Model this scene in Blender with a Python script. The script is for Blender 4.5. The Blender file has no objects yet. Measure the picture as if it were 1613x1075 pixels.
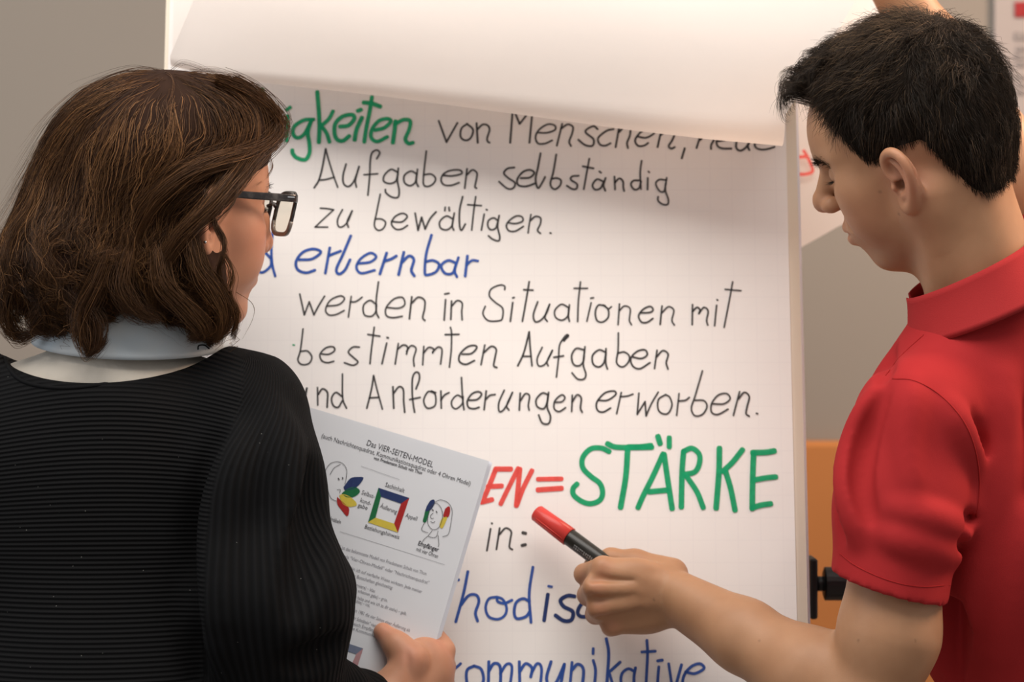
import bpy, math, random
import numpy as np
from mathutils import Matrix, Vector
from mathutils.bvhtree import BVHTree

rng = np.random.default_rng(7)
random.seed(7)
C = bpy.context.scene.collection
F_PX = 3600.0
CAM_Z = 1.42
TW, TH = 1613.0, 1075.0

# ------------------------------------------------------------------ camera, world, lights, exposure
cam_d = bpy.data.cameras.new('camera')
cam = bpy.data.objects.new('camera', cam_d)
C.objects.link(cam)
cam.location = (0, 0, CAM_Z)
cam.rotation_euler = (math.pi / 2, 0, 0)
cam_d.sensor_width = 36
cam_d.lens = F_PX / TW * 36
cam_d.dof.use_dof = True
cam_d.dof.focus_distance = 2.27
cam_d.dof.aperture_fstop = 4.5
cam_d.clip_start = 0.05
bpy.context.scene.camera = cam

world = bpy.data.worlds.new('room_light')
bpy.context.scene.world = world
world.use_nodes = True
world.node_tree.nodes['Background'].inputs[0].default_value = (0.98, 0.96, 0.96, 1)
world.node_tree.nodes['Background'].inputs[1].default_value = 0.40
vs = bpy.context.scene.view_settings
vs.view_transform = 'Standard'
vs.look = 'None'
vs.exposure = 0.0
vs.gamma = 1.0
vs.use_curve_mapping = False


def area(name, loc, target, sx, sy, power, col):
    d = bpy.data.lights.new(name, 'AREA')
    d.shape = 'RECTANGLE'
    d.size, d.size_y = sx, sy
    d.energy = power
    d.color = col
    o = bpy.data.objects.new(name, d)
    C.objects.link(o)
    o.location = loc
    o.rotation_euler = (Vector(target) - Vector(loc)).to_track_quat('-Z', 'Y').to_euler()
    return o


area('ceiling_light', (-0.15, 1.72, 2.75), (-0.05, 2.3, 1.3), 2.2, 1.0, 38, (1.0, 0.94, 0.87))
area('window_light', (-2.6, 1.6, 1.9), (0.2, 2.5, 1.4), 1.4, 1.6, 13, (0.86, 0.92, 1.0))
area('lamp_light', (1.55, 2.55, 2.5), (0.35, 2.45, 1.3), 0.7, 0.7, 36, (1.0, 0.70, 0.50))


def P(px, py, d):
    return np.array([(px - 806.5) * d / F_PX, d, CAM_Z - (py - 537.5) * d / F_PX])


# ------------------------------------------------------------------ materials
def mat(name, col, rough=0.6, spec=0.3, sss=0.0, noise=None, bump=None, metallic=0.0, alpha=1.0, coat=0.0):
    m = bpy.data.materials.new(name)
    m.use_nodes = True
    nt = m.node_tree
    b = nt.nodes['Principled BSDF']
    b.inputs['Base Color'].default_value = (*col, 1)
    b.inputs['Roughness'].default_value = rough
    b.inputs['Specular IOR Level'].default_value = spec
    b.inputs['Metallic'].default_value = metallic
    b.inputs['Alpha'].default_value = alpha
    b.inputs['Coat Weight'].default_value = coat
    if sss:
        b.inputs['Subsurface Weight'].default_value = sss
        b.inputs['Subsurface Radius'].default_value = (0.012, 0.005, 0.003)
        b.inputs['Subsurface Scale'].default_value = 0.6
    tc = nt.nodes.new('ShaderNodeTexCoord')
    if noise:
        sc, c2, lo, hi = noise
        n = nt.nodes.new('ShaderNodeTexNoise')
        n.inputs['Scale'].default_value = sc
        n.inputs['Detail'].default_value = 5
        nt.links.new(tc.outputs['Object'], n.inputs['Vector'])
        r = nt.nodes.new('ShaderNodeMapRange')
        r.inputs[1].default_value, r.inputs[2].default_value = lo, hi
        nt.links.new(n.outputs['Fac'], r.inputs[0])
        mx = nt.nodes.new('ShaderNodeMix')
        mx.data_type = 'RGBA'
        mx.inputs[6].default_value = (*col, 1)
        mx.inputs[7].default_value = (*c2, 1)
        nt.links.new(r.outputs[0], mx.inputs[0])
        nt.links.new(mx.outputs[2], b.inputs['Base Color'])
    if bump:
        sc, strength, dist = bump
        n = nt.nodes.new('ShaderNodeTexNoise')
        n.inputs['Scale'].default_value = sc
        n.inputs['Detail'].default_value = 4
        nt.links.new(tc.outputs['Object'], n.inputs['Vector'])
        bp = nt.nodes.new('ShaderNodeBump')
        bp.inputs['Strength'].default_value = strength
        bp.inputs['Distance'].default_value = dist
        nt.links.new(n.outputs['Fac'], bp.inputs['Height'])
        nt.links.new(bp.outputs[0], b.inputs['Normal'])
    return m


def hair_mat(name, c0, c1, c2, rough=0.48, spec=0.20):
    m = bpy.data.materials.new(name)
    m.use_nodes = True
    nt = m.node_tree
    b = nt.nodes['Principled BSDF']
    b.inputs['Roughness'].default_value = rough
    b.inputs['Specular IOR Level'].default_value = spec
    a = nt.nodes.new('ShaderNodeAttribute')
    a.attribute_name = 'tone'
    r = nt.nodes.new('ShaderNodeValToRGB')
    r.color_ramp.elements[0].color = (*c0, 1)
    r.color_ramp.elements[1].color = (*c2, 1)
    e = r.color_ramp.elements.new(0.5)
    e.color = (*c1, 1)
    nt.links.new(a.outputs['Fac'], r.inputs[0])
    nt.links.new(r.outputs[0], b.inputs['Base Color'])
    return m


def skin_mat(name, col, col2, red):
    m = mat(name, col, rough=0.5, spec=0.35, sss=0.12, noise=(28, col2, 0.35, 0.7), bump=(900, 0.12, 0.0006))
    nt = m.node_tree
    b = nt.nodes['Principled BSDF']
    src = b.inputs['Base Color'].links[0].from_socket
    a = nt.nodes.new('ShaderNodeAttribute')
    a.attribute_name = 'flush'
    mx = nt.nodes.new('ShaderNodeMix')
    mx.data_type = 'RGBA'
    nt.links.new(a.outputs['Fac'], mx.inputs[0])
    nt.links.new(src, mx.inputs[6])
    mx.inputs[7].default_value = (*red, 1)
    a2 = nt.nodes.new('ShaderNodeAttribute')
    a2.attribute_name = 'dark'
    mx2 = nt.nodes.new('ShaderNodeMix')
    mx2.data_type = 'RGBA'
    nt.links.new(a2.outputs['Fac'], mx2.inputs[0])
    nt.links.new(mx.outputs[2], mx2.inputs[6])
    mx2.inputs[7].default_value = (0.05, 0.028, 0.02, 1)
    nt.links.new(mx2.outputs[2], b.inputs['Base Color'])
    return m


def paper_mat(name, col, grid=None, thin=0.16):
    """grid: spacing of faint printed squares, plane = object-space axes"""
    m = mat(name, col, rough=0.75, spec=0.15, bump=(7, 0.25, 0.006))
    nt = m.node_tree
    b = nt.nodes['Principled BSDF']
    # thin paper lets some light through
    tr = nt.nodes.new('ShaderNodeBsdfTranslucent')
    tr.inputs[0].default_value = (*col, 1)
    ms = nt.nodes.new('ShaderNodeMixShader')
    ms.inputs[0].default_value = thin
    out = nt.nodes['Material Output']
    nt.links.new(b.outputs[0], ms.inputs[1])
    nt.links.new(tr.outputs[0], ms.inputs[2])
    nt.links.new(ms.outputs[0], out.inputs[0])
    if grid:
        uv = nt.nodes.new('ShaderNodeUVMap')
        sep = nt.nodes.new('ShaderNodeSeparateXYZ')
        nt.links.new(uv.outputs[0], sep.inputs[0])
        facs = []
        for k in (0, 1):
            dv = nt.nodes.new('ShaderNodeMath'); dv.operation = 'DIVIDE'; dv.inputs[1].default_value = grid
            nt.links.new(sep.outputs[k], dv.inputs[0])
            pp = nt.nodes.new('ShaderNodeMath'); pp.operation = 'FRACT'
            nt.links.new(dv.outputs[0], pp.inputs[0])
            lt = nt.nodes.new('ShaderNodeMath'); lt.operation = 'LESS_THAN'; lt.inputs[1].default_value = 0.035
            nt.links.new(pp.outputs[0], lt.inputs[0])
            facs.append(lt)
        mx = nt.nodes.new('ShaderNodeMath'); mx.operation = 'MAXIMUM'
        nt.links.new(facs[0].outputs[0], mx.inputs[0]); nt.links.new(facs[1].outputs[0], mx.inputs[1])
        ml = nt.nodes.new('ShaderNodeMath'); ml.operation = 'MULTIPLY'; ml.inputs[1].default_value = 0.13
        nt.links.new(mx.outputs[0], ml.inputs[0])
        c = nt.nodes.new('ShaderNodeMix'); c.data_type = 'RGBA'
        c.inputs[6].default_value = (*col, 1)
        c.inputs[7].default_value = (0.66, 0.62, 0.66, 1)
        nt.links.new(ml.outputs[0], c.inputs[0])
        nt.links.new(c.outputs[2], b.inputs['Base Color'])
    return m


def ink_mat(name, col, cover=0.85, rough=0.6):
    m = bpy.data.materials.new(name)
    m.use_nodes = True
    nt = m.node_tree
    b = nt.nodes['Principled BSDF']
    b.inputs['Roughness'].default_value = rough
    b.inputs['Specular IOR Level'].default_value = 0.15
    tc = nt.nodes.new('ShaderNodeTexCoord')
    n = nt.nodes.new('ShaderNodeTexNoise')
    n.inputs['Scale'].default_value = 160
    nt.links.new(tc.outputs['Object'], n.inputs['Vector'])
    mx = nt.nodes.new('ShaderNodeMix'); mx.data_type = 'RGBA'
    mx.inputs[6].default_value = (*[c * 0.75 for c in col], 1)
    mx.inputs[7].default_value = (*[min(1, c * 1.3 + 0.01) for c in col], 1)
    nt.links.new(n.outputs['Fac'], mx.inputs[0])
    nt.links.new(mx.outputs[2], b.inputs['Base Color'])
    tr = nt.nodes.new('ShaderNodeBsdfTransparent')
    ms = nt.nodes.new('ShaderNodeMixShader')
    ms.inputs[0].default_value = cover
    nt.links.new(tr.outputs[0], ms.inputs[1])
    nt.links.new(b.outputs[0], ms.inputs[2])
    nt.links.new(ms.outputs[0], nt.nodes['Material Output'].inputs[0])
    return m


def knit_mat(name, col, col2):
    """ribs run across (attribute rib_a) on the body and along the sleeve (rib_b), blended by attribute arm"""
    m = mat(name, col, rough=0.85, spec=0.12)
    nt = m.node_tree
    b = nt.nodes['Principled BSDF']

    def attr(n):
        a = nt.nodes.new('ShaderNodeAttribute'); a.attribute_name = n
        return a.outputs['Fac']

    def wave(src):
        s = nt.nodes.new('ShaderNodeMath'); s.operation = 'MULTIPLY'; s.inputs[1].default_value = 2 * math.pi / 0.0046
        nt.links.new(src, s.inputs[0])
        w = nt.nodes.new('ShaderNodeMath'); w.operation = 'SINE'
        nt.links.new(s.outputs[0], w.inputs[0])
        return w.outputs[0]
    mx = nt.nodes.new('ShaderNodeMix')
    nt.links.new(attr('arm'), mx.inputs[0])
    nt.links.new(wave(attr('rib_a')), mx.inputs[2])
    nt.links.new(wave(attr('rib_b')), mx.inputs[3])
    bp = nt.nodes.new('ShaderNodeBump')
    bp.inputs['Strength'].default_value = 0.6
    bp.inputs['Distance'].default_value = 0.0012
    nt.links.new(mx.outputs[0], bp.inputs['Height'])
    nt.links.new(bp.outputs[0], b.inputs['Normal'])
    c = nt.nodes.new('ShaderNodeMix'); c.data_type = 'RGBA'
    mr = nt.nodes.new('ShaderNodeMapRange'); mr.inputs[1].default_value = -1
    nt.links.new(mx.outputs[0], mr.inputs[0])
    nt.links.new(mr.outputs[0], c.inputs[0])
    c.inputs[6].default_value = (*col2, 1)
    c.inputs[7].default_value = (*col, 1)
    # pale lint specks
    tc = nt.nodes.new('ShaderNodeTexCoord')
    vo = nt.nodes.new('ShaderNodeTexVoronoi'); vo.inputs['Scale'].default_value = 75
    nt.links.new(tc.outputs['Object'], vo.inputs['Vector'])
    lt = nt.nodes.new('ShaderNodeMath'); lt.operation = 'LESS_THAN'; lt.inputs[1].default_value = 0.035
    nt.links.new(vo.outputs['Distance'], lt.inputs[0])
    c3 = nt.nodes.new('ShaderNodeMix'); c3.data_type = 'RGBA'
    nt.links.new(lt.outputs[0], c3.inputs[0])
    nt.links.new(c.outputs[2], c3.inputs[6])
    c3.inputs[7].default_value = (0.12, 0.12, 0.11, 1)
    nt.links.new(c3.outputs[2], b.inputs['Base Color'])
    return m


M = {}
M['wall'] = mat('wall_paint', (0.31, 0.277, 0.24), 0.9, 0.1, noise=(1.2, (0.29, 0.26, 0.226), 0.3, 0.7), bump=(60, 0.1, 0.002))
M['orange'] = mat('orange_paint', (0.50, 0.20, 0.062), 0.7, 0.2, noise=(3, (0.46, 0.18, 0.055), 0.3, 0.7), bump=(40, 0.1, 0.002))
M['floor'] = mat('floor_linoleum', (0.30, 0.27, 0.24), 0.5, 0.3, noise=(12, (0.24, 0.22, 0.20), 0.3, 0.7))
M['paper'] = paper_mat('chart_paper', (0.92, 0.88, 0.855), grid=0.0245, thin=0.02)
M['paper_plain'] = paper_mat('plain_paper', (0.87, 0.82, 0.785))
M['thin_paper'] = paper_mat('thin_paper', (0.88, 0.83, 0.795), thin=0.45)
M['inner_paper'] = paper_mat('inner_paper', (0.90, 0.93, 1.0), thin=0.05)
M['paper_edge'] = mat('page_edges', (0.88, 0.79, 0.66), 0.8, 0.1)
M['print_paper'] = paper_mat('print_paper', (0.76, 0.78, 0.82), thin=0.05)
M['white_board'] = mat('white_board', (0.80, 0.81, 0.86), 0.3, 0.5, bump=(30, 0.03, 0.001))
M['black_plastic'] = mat('black_plastic', (0.012, 0.012, 0.013), 0.4, 0.4, bump=(200, 0.05, 0.0005))
M['grey_metal'] = mat('grey_metal', (0.35, 0.35, 0.36), 0.35, 0.5, metallic=0.8, bump=(200, 0.05, 0.0005))
M['ink_black'] = ink_mat('black_ink', (0.035, 0.033, 0.035), 0.86)
M['ink_green'] = ink_mat('green_ink', (0.004, 0.36, 0.15), 0.90)
M['ink_blue'] = ink_mat('blue_ink', (0.022, 0.085, 0.38), 0.88)
M['ink_navy'] = ink_mat('navy_ink', (0.012, 0.035, 0.15), 0.92)
M['ink_red'] = ink_mat('red_ink', (0.88, 0.08, 0.065), 0.86)
M['print_black'] = mat('print_black', (0.05, 0.05, 0.06), 0.7, 0.1, noise=(300, (0.08, 0.08, 0.09), 0.3, 0.7))
M['print_grey'] = mat('print_grey', (0.22, 0.22, 0.25), 0.7, 0.1, noise=(300, (0.26, 0.26, 0.29), 0.3, 0.7))
M['print_blue'] = mat('print_blue', (0.02, 0.035, 0.12), 0.6, 0.2, noise=(300, (0.025, 0.045, 0.14), 0.3, 0.7))
M['print_green'] = mat('print_green', (0.01, 0.13, 0.045), 0.6, 0.2, noise=(300, (0.015, 0.15, 0.055), 0.3, 0.7))
M['print_yellow'] = mat('print_yellow', (0.66, 0.52, 0.07), 0.6, 0.2, noise=(300, (0.60, 0.48, 0.07), 0.3, 0.7))
M['print_red'] = mat('print_red', (0.36, 0.02, 0.02), 0.6, 0.2, noise=(300, (0.40, 0.025, 0.025), 0.3, 0.7))
M['print_slate'] = mat('print_slate', (0.17, 0.20, 0.29), 0.6, 0.2, noise=(300, (0.19, 0.22, 0.31), 0.3, 0.7))
M['print_pink'] = mat('print_pink', (0.48, 0.26, 0.28), 0.6, 0.2, noise=(300, (0.5, 0.29, 0.3), 0.3, 0.7))
M['skin_man'] = skin_mat('skin_man', (0.44, 0.232, 0.125), (0.385, 0.195, 0.102), (0.54, 0.21, 0.13))
M['skin_woman'] = skin_mat('skin_woman', (0.54, 0.27, 0.165), (0.47, 0.225, 0.135), (0.62, 0.24, 0.16))
M['hair_woman'] = hair_mat('hair_woman', (0.017, 0.0065, 0.0025), (0.078, 0.034, 0.012), (0.36, 0.175, 0.068))
M['hair_man'] = hair_mat('hair_man', (0.010, 0.0065, 0.004), (0.028, 0.017, 0.010), (0.16, 0.10, 0.055))
M['hair_woman_base'] = mat('hair_woman_base', (0.022, 0.010, 0.006), 0.8, 0.1, noise=(60, (0.03, 0.014, 0.008), 0.3, 0.7))
M['hair_man_base'] = mat('hair_man_base', (0.012, 0.009, 0.007), 0.9, 0.05, noise=(80, (0.018, 0.013, 0.01), 0.3, 0.7))
M['red_cotton'] = mat('red_cotton', (0.34, 0.021, 0.023), 0.85, 0.08, noise=(9, (0.37, 0.025, 0.027), 0.3, 0.7), bump=(1400, 0.25, 0.0006))
M['red_rib'] = mat('red_rib', (0.35, 0.025, 0.027), 0.85, 0.10, noise=(9, (0.38, 0.030, 0.031), 0.3, 0.7), bump=(900, 0.3, 0.0006))
M['red_seam'] = mat('red_seam', (0.30, 0.015, 0.016), 0.9, 0.1, noise=(90, (0.34, 0.02, 0.02), 0.3, 0.7))
M['knit'] = knit_mat('black_knit', (0.0060, 0.0060, 0.0066), (0.0025, 0.0025, 0.0028))
M['blue_cotton'] = mat('pale_blue_cotton', (0.50, 0.56, 0.60), 0.85, 0.15, noise=(14, (0.60, 0.60, 0.58), 0.35, 0.65), bump=(1200, 0.2, 0.0005))
M['cream_cotton'] = mat('cream_cotton', (0.56, 0.51, 0.44), 0.85, 0.15, noise=(14, (0.62, 0.56, 0.48), 0.35, 0.65), bump=(22, 0.5, 0.012))
M['seam_thread'] = mat('pale_thread', (0.36, 0.42, 0.47), 0.9, 0.1, noise=(90, (0.4, 0.45, 0.5), 0.3, 0.7))
M['denim'] = mat('dark_denim', (0.03, 0.045, 0.09), 0.85, 0.15, noise=(90, (0.05, 0.07, 0.12), 0.3, 0.7))
M['trouser'] = mat('grey_cloth', (0.05, 0.05, 0.055), 0.85, 0.15, noise=(90, (0.07, 0.07, 0.075), 0.3, 0.7))
M['shoe'] = mat('shoe_leather', (0.03, 0.02, 0.015), 0.4, 0.4, noise=(20, (0.05, 0.03, 0.02), 0.3, 0.7))
M['eye_white'] = mat('eye_white', (0.75, 0.72, 0.68), 0.2, 0.5, noise=(40, (0.7, 0.62, 0.58), 0.5, 0.8))
M['iris'] = mat('iris', (0.06, 0.03, 0.015), 0.2, 0.5, noise=(400, (0.03, 0.015, 0.01), 0.3, 0.7))
M['brow'] = mat('brow_hair', (0.012, 0.008, 0.006), 0.7, 0.2, noise=(200, (0.02, 0.013, 0.01), 0.3, 0.7))
M['acetate'] = mat('dark_acetate', (0.020, 0.017, 0.017), 0.15, 0.6, noise=(90, (0.11, 0.10, 0.095), 0.45, 0.75))
M['acetate_grey'] = mat('grey_acetate', (0.16, 0.14, 0.13), 0.15, 0.6, noise=(90, (0.25, 0.22, 0.19), 0.4, 0.7))
M['silver'] = mat('silver', (0.85, 0.85, 0.85), 0.15, 0.5, metallic=1.0, bump=(50, 0.02, 0.001))
M['cap_red'] = mat('cap_red', (0.62, 0.045, 0.035), 0.35, 0.4, noise=(60, (0.56, 0.04, 0.03), 0.3, 0.7))
M['barrel'] = mat('barrel_black', (0.016, 0.015, 0.012), 0.3, 0.4, noise=(60, (0.022, 0.02, 0.016), 0.3, 0.7))
M['barrel_print'] = mat('barrel_print', (0.35, 0.35, 0.35), 0.5, 0.3, noise=(300, (0.15, 0.15, 0.15), 0.4, 0.6))


def glass_mat():
    m = bpy.data.materials.new('lens_glass')
    m.use_nodes = True
    nt = m.node_tree
    nt.nodes.remove(nt.nodes['Principled BSDF'])
    t = nt.nodes.new('ShaderNodeBsdfTransparent'); t.inputs[0].default_value = (0.95, 0.93, 0.88, 1)
    g = nt.nodes.new('ShaderNodeBsdfGlossy'); g.inputs['Roughness'].default_value = 0.03
    fr = nt.nodes.new('ShaderNodeValue'); fr.outputs[0].default_value = 0.05
    ms = nt.nodes.new('ShaderNodeMixShader')
    nt.links.new(fr.outputs[0], ms.inputs[0]); nt.links.new(t.outputs[0], ms.inputs[1]); nt.links.new(g.outputs[0], ms.inputs[2])
    nt.links.new(ms.outputs[0], nt.nodes['Material Output'].inputs[0])
    return m


M['lens'] = glass_mat()


# ------------------------------------------------------------------ mesh helpers
def mesh_np(name, V, Fq, material, parent=None, smooth=True, attrs=None, uv=None):
    """V (n,3); Fq (m,4) quads or (m,3) tris or list of arrays"""
    me = bpy.data.meshes.new(name)
    V = np.ascontiguousarray(V, dtype=np.float32)
    if isinstance(Fq, (list, tuple)):
        loops = np.concatenate([np.asarray(f).ravel() for f in Fq]).astype(np.int32)
        sizes = np.array([len(f) for f in Fq], dtype=np.int32)
    else:
        Fq = np.asarray(Fq)
        loops = Fq.ravel().astype(np.int32)
        sizes = np.full(len(Fq), Fq.shape[1], dtype=np.int32)
    starts = np.concatenate([[0], np.cumsum(sizes)[:-1]]).astype(np.int32)
    me.vertices.add(len(V))
    me.vertices.foreach_set('co', V.ravel())
    me.loops.add(len(loops))
    me.loops.foreach_set('vertex_index', loops)
    me.polygons.add(len(sizes))
    me.polygons.foreach_set('loop_start', starts)
    me.polygons.foreach_set('use_smooth', np.full(len(sizes), smooth))
    if attrs:
        for k, v in attrs.items():
            a = me.attributes.new(k, 'FLOAT', 'POINT')
            a.data.foreach_set('value', np.ascontiguousarray(v, dtype=np.float32))
    if uv is not None:
        l = me.uv_layers.new(name='UVMap')
        l.data.foreach_set('uv', np.ascontiguousarray(uv[loops], dtype=np.float32).ravel())
    me.update(calc_edges=True)
    me.validate()
    me.materials.append(material)
    o = bpy.data.objects.new(name, me)
    C.objects.link(o)
    if parent is not None:
        o.parent = parent
        o.matrix_parent_inverse = parent.matrix_world.inverted() if parent.type != 'EMPTY' else Matrix.Translation(-Vector(parent.location))
    return o


def tag(o, label=None, cat=None, group=None, kind=None):
    if label: o['label'] = label
    if cat: o['category'] = cat
    if group: o['group'] = group
    if kind: o['kind'] = kind
    return o


def empty(name, loc, label, cat):
    o = bpy.data.objects.new(name, None)
    C.objects.link(o)
    o.location = [float(v) for v in loc]
    return tag(o, label, cat)


class MB:
    def __init__(s):
        s.v = []; s.f = []; s.n = 0

    def add(s, V, F):
        V = np.asarray(V, float)
        for f in F:
            s.f.append([i + s.n for i in f])
        s.v.append(V); s.n += len(V)

    def box(s, lo, hi, R=None, c=None, bev=0.0):
        lo = np.array(lo, float); hi = np.array(hi, float)
        b = min(bev, (hi - lo).min() * 0.49)
        if b <= 0:
            V = np.array([[x, y, z] for x in (lo[0], hi[0]) for y in (lo[1], hi[1]) for z in (lo[2], hi[2])])
            F = [(0, 1, 3, 2), (4, 6, 7, 5), (0, 4, 5, 1), (2, 3, 7, 6), (0, 2, 6, 4), (1, 5, 7, 3)]
        else:
            V = []; idx = {}
            for i, x in enumerate((lo[0], hi[0])):
                for j, y in enumerate((lo[1], hi[1])):
                    for k, z in enumerate((lo[2], hi[2])):
                        sx, sy, sz = (1, -1)[i], (1, -1)[j], (1, -1)[k]
                        idx[i, j, k, 0] = len(V); V.append([x, y + sy * b, z + sz * b])
                        idx[i, j, k, 1] = len(V); V.append([x + sx * b, y, z + sz * b])
                        idx[i, j, k, 2] = len(V); V.append([x + sx * b, y + sy * b, z])
            F = []
            for i in (0, 1):
                F.append([idx[i, 0, 0, 0], idx[i, 0, 1, 0], idx[i, 1, 1, 0], idx[i, 1, 0, 0]][::1 if i == 0 else -1])
                F.append([idx[0, i, 0, 1], idx[1, i, 0, 1], idx[1, i, 1, 1], idx[0, i, 1, 1]][::1 if i == 0 else -1])
                F.append([idx[0, 0, i, 2], idx[0, 1, i, 2], idx[1, 1, i, 2], idx[1, 0, i, 2]][::1 if i == 0 else -1])
            for i in (0, 1):
                for j in (0, 1):
                    F.append([idx[i, j, 0, 0], idx[i, j, 0, 1], idx[i, j, 1, 1], idx[i, j, 1, 0]])
                    F.append([idx[i, 0, j, 0], idx[i, 0, j, 2], idx[i, 1, j, 2], idx[i, 1, j, 0]])
                    F.append([idx[0, i, j, 1], idx[0, i, j, 2], idx[1, i, j, 2], idx[1, i, j, 1]])
            for i in (0, 1):
                for j in (0, 1):
                    for k in (0, 1):
                        F.append([idx[i, j, k, 0], idx[i, j, k, 1], idx[i, j, k, 2]])
            V = np.array(V)
        if R is not None:
            V = V @ np.array(R).T
        if c is not None:
            V = V + np.array(c)
        s.add(V, F)

    def tube(s, pts, ru, rv=None, seg=12, closed=False, up=(0, 0, 1), cap=True, square=False):
        pts = np.asarray(pts, float); n = len(pts)
        ru = np.broadcast_to(ru, n); rv = ru if rv is None else np.broadcast_to(rv, n)
        if closed:
            t = np.roll(pts, -1, 0) - np.roll(pts, 1, 0)
        else:
            t = np.gradient(pts, axis=0)
        t /= np.linalg.norm(t, axis=1)[:, None] + 1e-12
        up = np.broadcast_to(np.asarray(up, float), (n, 3))
        a = np.cross(t, up); a /= np.linalg.norm(a, axis=1)[:, None] + 1e-12
        b = np.cross(a, t)
        th = np.linspace(0, 2 * np.pi, seg, endpoint=False) + (np.pi / seg if square else 0)
        c, d = np.cos(th), np.sin(th)
        if square:
            q = 0.35
            c = np.sign(c) * np.abs(c) ** q; d = np.sign(d) * np.abs(d) ** q
        V = pts[:, None] + a[:, None] * (ru[:, None] * c)[..., None] + b[:, None] * (rv[:, None] * d)[..., None]
        F = []
        m = n if closed else n - 1
        for i in range(m):
            j = (i + 1) % n
            for k in range(seg):
                l = (k + 1) % seg
                F.append([i * seg + k, j * seg + k, j * seg + l, i * seg + l])
        if not closed and cap:
            F.append(list(range(seg)))
            F.append([(n - 1) * seg + k for k in range(seg)][::-1])
        s.add(V.reshape(-1, 3), F)

    def build(s, name, m, parent=None, smooth=False, **k):
        o = mesh_np(name, np.concatenate(s.v), s.f, m, parent, smooth, **k)
        return o


def catmull(pts, sub=6):
    pts = np.asarray(pts, float)
    if len(pts) < 3:
        return pts
    p = np.vstack([2 * pts[0] - pts[1], pts, 2 * pts[-1] - pts[-2]])
    out = []
    t = np.linspace(0, 1, sub, endpoint=False)[:, None]
    for i in range(1, len(p) - 2):
        a, b, c, d = p[i - 1], p[i], p[i + 1], p[i + 2]
        out.append(0.5 * ((2 * b) + (-a + c) * t + (2 * a - 5 * b + 4 * c - d) * t ** 2 + (-a + 3 * b - 3 * c + d) * t ** 3))
    out.append(pts[-1:])
    return np.vstack(out)


# ------------------------------------------------------------------ signed distance modelling
def norm(v):
    v = np.asarray(v, float)
    return v / np.linalg.norm(v)


def frame(x, up):
    x = norm(x); y = norm(np.cross(up, x)); z = np.cross(x, y)
    return np.stack([x, y, z], 1)          # columns = local axes


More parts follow.
